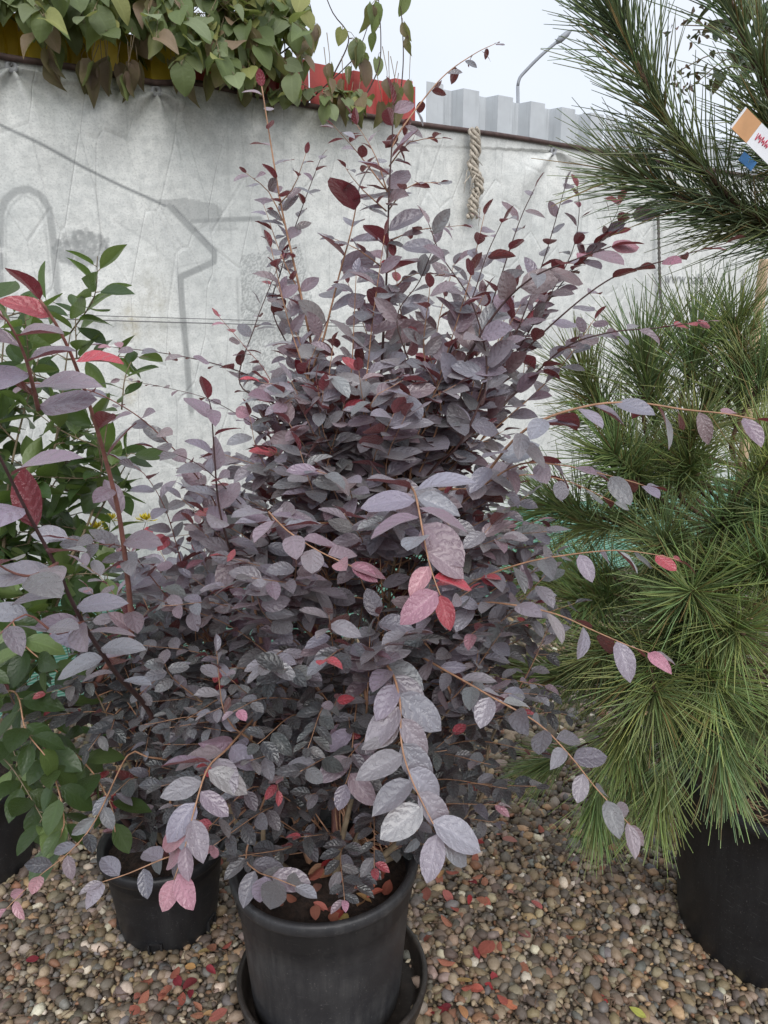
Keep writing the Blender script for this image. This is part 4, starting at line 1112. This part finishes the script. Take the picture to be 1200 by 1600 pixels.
for tw in [[(480, 160), (540, 105), (560, 80), (575, 40)], [(600, 190), (620, 175), (630, 100), (627, 20), (620, -30)], [(520, 120), (545, 60), (520, 20), (500, -30)], [(560, 170), (590, 110), (595, 60), (590, -20)], [(430, 90), (470, 60), (490, 40), (480, -10)]]:
    pts = [VP(x, y, -.02) for x, y in tw]
    path = spline(pts, .02); g = Geo(); g.tube(path, [.003 * (1 - .5 * i / len(path)) for i in range(len(path))], 5); g.build('branch', M['stem_vine'], vine.root)
    for k in range(4):
        p = path[int(len(path) * random.uniform(.35, .98))]
        e = p + Vector((random.uniform(-.04, .04), random.uniform(-.03, .01), -.02))
        vine.twig.tube([p, p.lerp(e, .5) + UP * .008, e], [.0015, .001, .001], 4)
        vine.leaf(e, Vector((random.uniform(-.3, .3), random.uniform(-.2, .2), -1)), Vector((random.uniform(-1, 1), -1, .2)), random.uniform(.05, .09), random.choice(('dry', 'dry', 'vine')), random.choice((dcol, vcol))(), None, 'leaf')

# --- dark leaved tree behind the pine ------------------------------------------------
tb = Vector((1.75, 2.5, 0))
dark_tree = Plant('broadleaf_tree', tb, 'slender tree with dark round leaves seen through the pine branches', 'tree', 'dk_o', 'dk_a')
PLANTS.append(dark_tree)
def dkcol(): return tuple(x * random.uniform(.6, 1.2) for x in (.03, .05, .028))
path = spline([tb, Vector((1.72, 2.45, 1.0)), Vector((1.6, 2.4, 1.9)), P(1210, 60, 2.4), P(1190, -60, 2.4)], .03); n = len(path)
g = Geo(); g.tube(path, [.02 * (1 - .6 * i / n) for i in range(n)], 8); g.build('trunk', M['stem_grey'], dark_tree.root)
for pts in [[(1205, 130), (1170, 60), (1130, 20), (1100, -20)], [(1210, 150), (1180, 110), (1140, 105), (1105, 120)], [(1200, 60), (1170, 20), (1150, -30)], [(1205, 100), (1185, 70), (1150, 75)], [(1200, 30), (1150, 10), (1120, -5)]]:
    green_shoot(dark_tree, [P(x, y, 2.4) for x, y in pts], .075, .028, .25, own=True, cfun=dkcol, droop=.2, rad=.004, mat='stem_vine')
for k in range(26):
    p = P(random.uniform(1050, 1170), random.uniform(10, 170), 2.4)
    q = P(1180, 90, 2.4)
    if k % 4 == 0: dark_tree.twig.tube(spline([q, q.lerp(p, .5) + UP * .03, p], .03), .0015, 4)
    for j in range(3): dark_tree.leaf(p + rv(.015), rv(1), rv(1), .02, 'dry', (.2, .11, .08))

# --- low yellow flowers between camellia and shrub -------------------------------------
fb = Vector((P(140, 900, 1.95).x, 1.95, 0))
flw = Plant('flowering_plant', fb, 'low yellow flowering plant half hidden below the camellia', 'plant', 'green_o', 'green_a')
PLANTS.append(flw)
for (px, py) in [(150, 828), (65, 815), (172, 815), (228, 815), (130, 835), (90, 822)]:
    top = P(px, py, 1.95); b = fb + rv(.02); b.z = 0.005
    green_shoot(flw, [b, b.lerp(top, .5) + rv(.03), top], .05, .035, .2, own=True, kind='cam')
    g = Geo()
    for k in range(22):
        a = k * 2.4; rr = .006 + .0009 * k; el = 1.2 - k * .05
        dv = Vector((math.cos(a) * math.cos(el), math.sin(a) * math.cos(el), math.sin(el))); t_ = dv.cross(UP).normalized() * .005
        p1 = top + dv * .006; p2 = top + dv * (.012 + rr * .5); nrm_ = dv.cross(t_).normalized() * .0015
        g.add([tuple(p1), tuple(p2 + t_ + nrm_), tuple(p2 + dv * .009 - nrm_), tuple(p2 - t_ + nrm_)], [(0, 1, 2, 3)])
    g.build('flower', M['yellow_petal'], flw.root)

# ------------------------------------------------------------------ which leaves does the camera see?
HEX = [(0, 0, 0), (.45, .25, 0), (.45, .7, 0), (0, 1, 0), (-.45, .7, 0), (-.45, .25, 0)]
HEX = np.array(HEX)
wk = {'loro': .56, 'cam': .5, 'vine': .85, 'dry': .3}
BV = []; owner = []
for pi, pl in enumerate(PLANTS):
    for li, (p, m, kind, k, c, part, host) in enumerate(pl.leaves):
        h = HEX.copy(); h[:, 0] *= wk[kind]
        BV.append(h @ m.T + p); owner.append((pi, li))
BVa = np.concatenate(BV)
polys = [tuple(range(i * 6, i * 6 + 6)) for i in range(len(BV))]
tree = BVHTree.FromPolygons([tuple(v) for v in BVa.tolist()], polys)
cnt = [np.zeros(len(pl.leaves), int) for pl in PLANTS]
org = Vector((0, 0, CAM_Z))
for py in range(2, 1600, 4):
    for px in range(2, 1200, 4):
        h = tree.ray_cast(org, ray(px, py))
        if h[2] is not None:
            a, b = owner[h[2]]; cnt[a][b] += 1
for pl, c in zip(PLANTS, cnt):
    pl.build(c)
    if pl.twig.v:
        finish(pl.twig.build('twigs', M['stem_tan'] if pl in (shrub, shrub2) else M['stem_grey'], pl.root), kind='stuff')

# ------------------------------------------------------------------ pine
def needle_tuft_mesh(n, axis_len, nl, spread, seed, droop=0.0, forward=0.9, c0=(.31, .40, .17), w=.0011):
    """needles along a shoot on +Z from 0 to axis_len, radiating outward and forward."""
    rs = np.random.RandomState(seed); Vs = []; Fs = []; Cs = []; b = 0
    for k in range(n):
        f = rs.rand() ** .8; z0 = axis_len * f
        a = rs.uniform(0, 2 * np.pi); el = rs.uniform(*spread) * (1.15 - .55 * f * forward)
        d = np.array([math.cos(a) * math.sin(el), math.sin(a) * math.sin(el), math.cos(el)])
        L = nl * rs.uniform(.7, 1.1); p0 = np.array([0, 0, z0])
        bend = rs.randn(3) * .10; bend -= d * bend.dot(d)
        s1 = np.cross(d, [0, 0, 1.0]); s1 /= np.linalg.norm(s1) + 1e-9; s2 = np.cross(d, s1)
        c = np.array(c0) * rs.uniform(.7, 1.35) * np.array([rs.uniform(.85, 1.2), 1, rs.uniform(.8, 1.2)])
        if rs.rand() < .04: c = np.array([.3, .22, .1])
        for i, fr in enumerate((0, .5, 1.0)):
            q = p0 + d * L * fr + bend * L * fr * fr + np.array([0, 0, -droop * L * fr * fr])
            r = w * (1.0, 1.0, .45)[i]
            for th in (0, 2.094, 4.189): Vs.append(q + (s1 * math.cos(th) + s2 * math.sin(th)) * r)
            cc = c * (.9, 1.0, 1.12)[i]
            Cs += [np.append(cc, 1)] * 3
        for i in range(2):
            for j in range(3):
                j2 = (j + 1) % 3; Fs.append((b + i * 3 + j, b + i * 3 + j2, b + i * 3 + 3 + j2, b + i * 3 + 3 + j))
        b += 9
    return mesh_np('needle_tuft', np.array(Vs), np.array(Fs), M['needle'], True, np.array(Cs))
TUFT = [needle_tuft_mesh(185, .10, .135, (.35, 1.25), 100 + i) for i in range(5)]
TUFTD = [needle_tuft_mesh(200, .09, .14, (.15, .8), 120 + i) for i in range(3)]
TUFTB = [needle_tuft_mesh(56, .075, .15, (.25, .75), 130 + i, forward=.5, c0=(.20, .265, .135)) for i in range(4)]  # upper needles, their backlit darkness against the sky painted into the colour
pine = empty('pine_tree', POT_RIGHT + Vector((0, 0, .36)))
finish(pine, 'long needled pine bushing out of the large black pot', 'tree')
LASTB = [None]
def place(me, p, d, s, color=(1, 1, 1)):
    o = link('needle_tuft', me, LASTB[0] or pine)
    q = Vector(d).normalized().to_track_quat('Z', 'Y')
    q = q @ Matrix.Rotation(random.uniform(0, 6.28), 4, 'Z').to_quaternion()
    o.matrix_basis = Matrix.Translation(p) @ q.to_matrix().to_4x4() @ Matrix.Diagonal((s, s, s, 1))
    o.color = tuple(color) + (1,)
    return o
pb = POT_RIGHT + Vector((0, 0, .36))
trunk = spline([pb, pb + Vector((.02, .02, .4)), pb + Vector((.03, .05, .9)), pb + Vector((.06, .04, 1.3)), pb + Vector((.05, .05, 1.8)), pb + Vector((.08, .05, 2.1))], .03); n = len(trunk)
g = Geo(); g.tube(trunk, [.022 * (1 - .7 * i / n) for i in range(n)], 9); g.build('trunk', M['pine_bark'], pine)
def pine_branch(pts, r, own=True):
    path = spline(pts, .02); n = len(path)
    g = Geo(); g.tube(path, [r * (1 - .55 * i / n) * (1 + .12 * ((i * 7) % 3 - 1)) for i in range(n)], 7); LASTB[0] = g.build('branch', M['pine_bark'], pine)
    return path
def tint(): j = random.uniform(.8, 1.2); return (j * random.uniform(.92, 1.1), j, j * random.uniform(.85, 1.05))
known = [((1079, 925), 1.28, (-.35, -.9, .35)), ((1137, 976), 1.22, (.0, -1, .15)), ((1021, 1053), 1.24, (-.2, -.7, -.1)), ((1185, 1091), 1.2, (.2, -.9, -.2)), ((1147, 546), 1.45, (-.15, -.2, 1)), ((1185, 741), 1.25, (.1, -.6, .8)),
         ((985, 1130), 1.3, (-.5, -.6, -.5)), ((900, 1050), 1.5, (-.9, -.2, -.1)), ((930, 620), 1.6, (-.6, .0, .8)), ((1010, 600), 1.5, (-.2, -.1, 1)), ((1080, 580), 1.5, (.0, -.2, 1)), ((900, 800), 1.6, (-.9, -.1, .3)), ((980, 730), 1.45, (-.6, -.5, .5)),
         ((1040, 850), 1.4, (-.4, -.8, .4)), ((930, 940), 1.5, (-.8, -.4, .1)), ((1130, 820), 1.35, (0, -.8, .5)), ((1190, 600), 1.4, (.2, -.3, 1)), ((1080, 700), 1.45, (-.1, -.5, .8)), ((960, 1010), 1.42, (-.6, -.6, -.1)), ((1120, 1130), 1.2, (-.1, -.8, -.5)), ((1200, 900), 1.25, (.2, -.9, .3)),
         ((1050, 990), 1.35, (-.3, -.8, .0)), ((880, 900), 1.6, (-.9, -.1, .1)), ((1100, 1040), 1.25, (0, -.9, -.2))]
for (px, Y, d) in known:
    p = P(px[0], px[1], Y); d = Vector(d).normalized()
    zt = min(max(p.z - .22, pb.z + .06), pb.z + .75)
    a = min(trunk, key=lambda q: abs(q.z - zt))
    s0 = p - d * .13
    pine_branch([a, a.lerp(s0, .6) + UP * (-.03), s0, p + d * .06], .0065)
    place(random.choice(TUFT if d.z > -.3 else TUFTD), p - d * .05, d, random.uniform(.95, 1.15), tint())
    if random.random() < .9: place(random.choice(TUFT), p - d * .13 + rv(.01), d + rv(.25), .95, tint())
for k in range(46):
    a_ = random.uniform(0, 6.28); z = random.uniform(.5, 1.12)
    rr = float(np.interp(z, [.45, .6, .85, 1.1, 1.25], [.26, .36, .38, .30, .16])) * random.uniform(.7, 1)
    p = Vector((pb.x + math.cos(a_) * rr, pb.y + .05 + math.sin(a_) * rr, z))
    d = Vector((math.cos(a_), math.sin(a_), (z - .72) * 2.2 + .15)).normalized()
    a = min(trunk, key=lambda q: abs(q.z - max(pb.z + .05, z - .2)))
    pine_branch([a, a.lerp(p, .6) - UP * .02, p + d * .05], .006)
    place(random.choice(TUFT), p - d * .05, d, random.uniform(.9, 1.15), tint())
    if k % 2: place(random.choice(TUFT), p.lerp(a, .4), d + rv(.4), .9, tint())
# low drooping tufts, one of them touching the gravel
for px, Y, d, me in [((935, 1225), 1.45, (-.05, -.35, -1), 0), ((1035, 1215), 1.38, (-.1, -.2, -1), 1), ((880, 1180), 1.62, (-.9, -.1, -.45), 2), ((860, 1050), 1.65, (-.9, -.1, .1), 0), ((1000, 1170), 1.45, (-.3, -.3, -1), 1)]:
    p = P(px[0], px[1], Y); d = Vector(d).normalized(); a = trunk[3]
    pine_branch([a + UP * .1, a.lerp(p, .5) + UP * .12, p - d * .06, p + d * .02], .005)
    place(TUFTD[me], p - d * .04, d, 1.0 if px[1] > 1200 else .95, tint())
# upper branches against the sky
def needled(pxs, r, gap=.05, s=1.0, start=0, tuft=TUFTB, top=True):
    pts = [P(*q) for q in pxs]; a = min(trunk, key=lambda q: (q - pts[0]).length + abs(q.z - pts[0].z + .06))
    path = pine_branch([a] + pts, r); acc = 0
    for i in range(6, len(path) - 1):
        acc += (path[i] - path[i - 1]).length
        if acc > gap:
            acc = 0; d = (path[i + 1] - path[i - 1]).normalized()
            place(random.choice(tuft), path[i], d, s * random.uniform(.9, 1.1), tuple(x * .95 for x in tint()))
    if top:
        d = (path[-1] - path[-3]).normalized(); place(random.choice(tuft), path[-1] - d * .06, d, s * .9, tint())
        g = Geo(); g.tube([path[-1], path[-1] + d * .012, path[-1] + d * .025], [.006, .007, .001], 6); g.build('bud', M['stem_tan'], LASTB[0])
needled([(1195, 345, 1.40), (1130, 295, 1.36), (1065, 225, 1.33), (1015, 140, 1.31), (985, 80, 1.30), (966, 42, 1.3)], .0075)
needled([(1198, 365, 1.42), (1130, 338, 1.40), (1060, 308, 1.38), (1020, 288, 1.37)], .006, .06)
needled([(1240, 240, 1.36), (1200, 150, 1.30), (1165, 70, 1.28), (1140, 0, 1.27), (1125, -60, 1.27)], .007, .075)
needled([(1270, 300, 1.4), (1230, 230, 1.34), (1215, 150, 1.33), (1230, 60, 1.33)], .006)
for k in range(5):
    a_ = k * 1.25 - .4; p = trunk[-1]
    e = p + Vector((math.cos(a_) * .22 + .1, math.sin(a_) * .22 + .1, .12))
    path = pine_branch([p - UP * .12, p.lerp(e, .5), e], .006)
    for q in path[5::3]: place(random.choice(TUFTB), q, e - p, 1.0, tint())
# litter of dry needles on the pine's soil
g = Geo()
for k in range(420):
    a_ = random.uniform(0, 6.28); q = .22 * math.sqrt(random.random()); p = POT_RIGHT + Vector((math.cos(a_) * q, math.sin(a_) * q, .387 + .02 * (1 - q / .22) + random.uniform(0, .012)))
    d = Vector((random.uniform(-1, 1), random.uniform(-1, 1), random.uniform(-.15, .15))).normalized() * random.uniform(.03, .07)
    g.tube([p - d * .5, p + UP * .002, p + d * .5], [.0012, .0013, .0006], 3)
M['litter'] = simple('dry_needles', (.3, .2, .12), .8, .4, 80)
lit = g.build('needle_litter', M['litter']); finish(lit, 'dry brown needles lying on the soil of the pine pot', 'pine litter', None, 'stuff')

# stake beside the pine
g = Geo(); c = P(1196, 450, 1.56); b = Vector((c.x + .005, 1.56, .37))
tp = P(1194, 405, 1.56)
g.tube([b, b.lerp(tp, .5), tp - UP * .004, tp], [.011, .0105, .010, .008], 8)
finish(g.build('wooden_stake', M['wood']), 'pale wooden stake stuck in the pine pot', 'stake')

# plant tag hanging in the pine
def tag():
    Y = 1.22
    a, b = P(1155, 185, Y), P(1238, 268, Y + .02)
    ax = (b - a); L = ax.length; ax.normalize(); nrm = Vector((-.15, -1, .1)); nrm = (nrm - ax * nrm.dot(ax)).normalized(); w = ax.cross(nrm)
    r = empty('plant_tag', a); finish(r, 'white plant tag with orange end and handwriting hanging in the pine', 'tag')
    W = .0165
    def strip(s0, s1, off, name, mat, th=.0006, w0=-W, w1=W):
        g = Geo(); c = a + ax * (s0 + s1) / 2 + nrm * off + w * (w0 + w1) / 2
        g.box(c, ax * (s1 - s0) / 2, w * (w1 - w0) / 2, nrm * th); return g.build(name, mat, r, False)
    strip(.0, .032, 0, 'orange_end', M['tago']); strip(.0322, L, 0, 'card', M['tagw'])
    strip(-.003, 0, 0, 'edge', M['tagw'])
    g = Geo(); zz = []                            # red scribble, too small to read, then a number
    for k in range(15): zz.append(a + ax * (.038 + .0018 * k) + w * ((.0035 if k % 2 else -.004) + .002 * math.sin(k * 1.7)) + nrm * .0012)
    g.tube(spline(zz, .001), .0006, 4); g.build('handwriting', M['tagr'], r)
    cu = bpy.data.curves.new('t', 'FONT'); cu.body = '70'; cu.size = .017; cu.extrude = .0002; cu.shear = .2
    to = bpy.data.objects.new('tmp', cu); col.objects.link(to)
    dg = bpy.context.evaluated_depsgraph_get(); me = bpy.data.meshes.new_from_object(to.evaluated_get(dg)); bpy.data.objects.remove(to)
    sg = -1 if w.z < 0 else 1
    for v in me.vertices: v.co = a + ax * (.068 + v.co.x) + w * sg * (v.co.y - .004) + nrm * (.0011 + v.co.z)
    me.materials.clear(); me.materials.append(M['tagb']); link('handwriting', me, r)
    g = Geo(); p0 = b + UP * .0
    g.tube(spline([b - ax * .01, b + Vector((.02, .02, .05)), b + Vector((.05, .06, .1))], .01), .001, 5); g.build('tie', M['tagw'], r)
tag()
g = Geo(); c = P(1168, 252, 1.30); g.box(c, Vector((.011, 0, -.008)), Vector((.004, 0, .006)), Vector((0, .0008, 0)))
finish(g.build('plant_tag', M['tagblue'], None, False), 'small blue plastic tag among the pine needles below the white tag', 'tag')

# ------------------------------------------------------------------ fallen leaves
fl_mesh = {}
def fallen(p, size, c, kind, lab, group, tilt=.35):
    k = random.randrange(len(SHAPES[kind]))
    key = (kind, k)
    if key not in fl_mesh: V, F, UV = SHAPES[kind][k]; fl_mesh[key] = mesh_np('fallen_leaf', V, F, M['dead'], True, None, UV)
    o = link('fallen_leaf', fl_mesh[key])
    o.matrix_basis = Matrix.Translation(p) @ Matrix.Rotation(random.uniform(0, 6.28), 4, 'Z') @ Matrix.Rotation(random.uniform(-tilt, tilt), 4, 'X') @ Matrix.Rotation(random.uniform(-tilt, tilt) + (math.pi if random.random() < .4 else 0), 4, 'Y') @ Matrix.Diagonal((size, size, size, 1))
    o.color = tuple(c) + (random.random(),)
    finish(o, lab, 'leaf', group)
FN_ = ['crimson', 'salmon pink', 'dull tan pink', 'dark maroon', 'ochre', 'brown']
FC = [(.34, .045, .05), (.5, .16, .12), (.42, .2, .13), (.22, .03, .04), (.46, .28, .14), (.3, .12, .09)]
def ground_at(px, py, z):
    d = ray(px, py); s = (z - CAM_Z) / d.z; return Vector((d.x * s, d.y * s, z))
for k in range(95):
    if k < 55: px, py = random.gauss(720, 60), random.uniform(1300, 1600)
    elif k < 80: px, py = random.gauss(320, 60), random.uniform(1470, 1600)
    else: px, py = random.uniform(60, 1000), random.uniform(1200, 1590)
    p = ground_at(px, py, random.uniform(.017, .024))
    if any((Vector((p.x, p.y, 0)) - c).length < r + .05 for c, r in pots_r): continue
    fallen(p, random.uniform(.025, .042), [x * random.uniform(.8, 1.15) for x in FC[k % 6]], 'loro', 'small ' + FN_[k % 6] + ' leaf fallen on the gravel ' + ('beside the saucer' if k < 55 else ('before the notched pot' if k < 80 else 'among the pebbles')), 'fallen leaves on the gravel')
for k in range(46):
    a_ = random.uniform(-2.8, .6); q = .135 * math.sqrt(random.random())
    x, y = math.cos(a_) * q, math.sin(a_) * q
    p = POT_MAIN + Vector((x, y, .012 + .325 - .05 + .03 * x + .02 * (1 - q / .17) + random.uniform(.006, .012)))
    fallen(p, random.uniform(.026, .04), [x * random.uniform(.8, 1.15) for x in FC[k % 6]], 'loro', 'dry ' + FN_[k % 6] + ' leaf lying on the soil inside the dusty pot', 'fallen leaves on the pot soil')
fallen(ground_at(770, 1470, .026), .055, (.34, .16, .16), 'loro', 'largest dull pink fallen leaf on the gravel right of the saucer', None, .2)
fallen(ground_at(1010, 1590, .026), .035, (.5, .52, .12), 'loro', 'yellow green leaf fallen on the gravel before the large smooth pot', None, .2)

g = Geo()
for k in range(900):
    p = ground_at(random.uniform(-40, 1240), random.uniform(1130, 1620), random.uniform(.012, .021))
    if any((Vector((p.x, p.y, 0)) - c).length < r + .03 for c, r in pots_r): continue
    d = Vector((random.uniform(-1, 1), random.uniform(-1, 1), random.uniform(-.15, .15))).normalized() * random.uniform(.008, .035)
    n_ = d.cross(UP).normalized() * d.length * random.uniform(-.2, .2)
    rr = random.uniform(.0007, .0022)
    g.tube([p - d * .5, p + n_ + UP * .001, p + d * .5], [rr, rr, rr * .6], 4)
M['bits'] = simple('plant_litter', (.12, .075, .05), .85, .5, 8)
finish(g.build('plant_litter', M['bits']), 'fine brown twig and stalk litter strewn over the gravel', 'litter', None, 'stuff')
for o in list(bpy.data.objects):
    if '_base' in o: del o['_base']
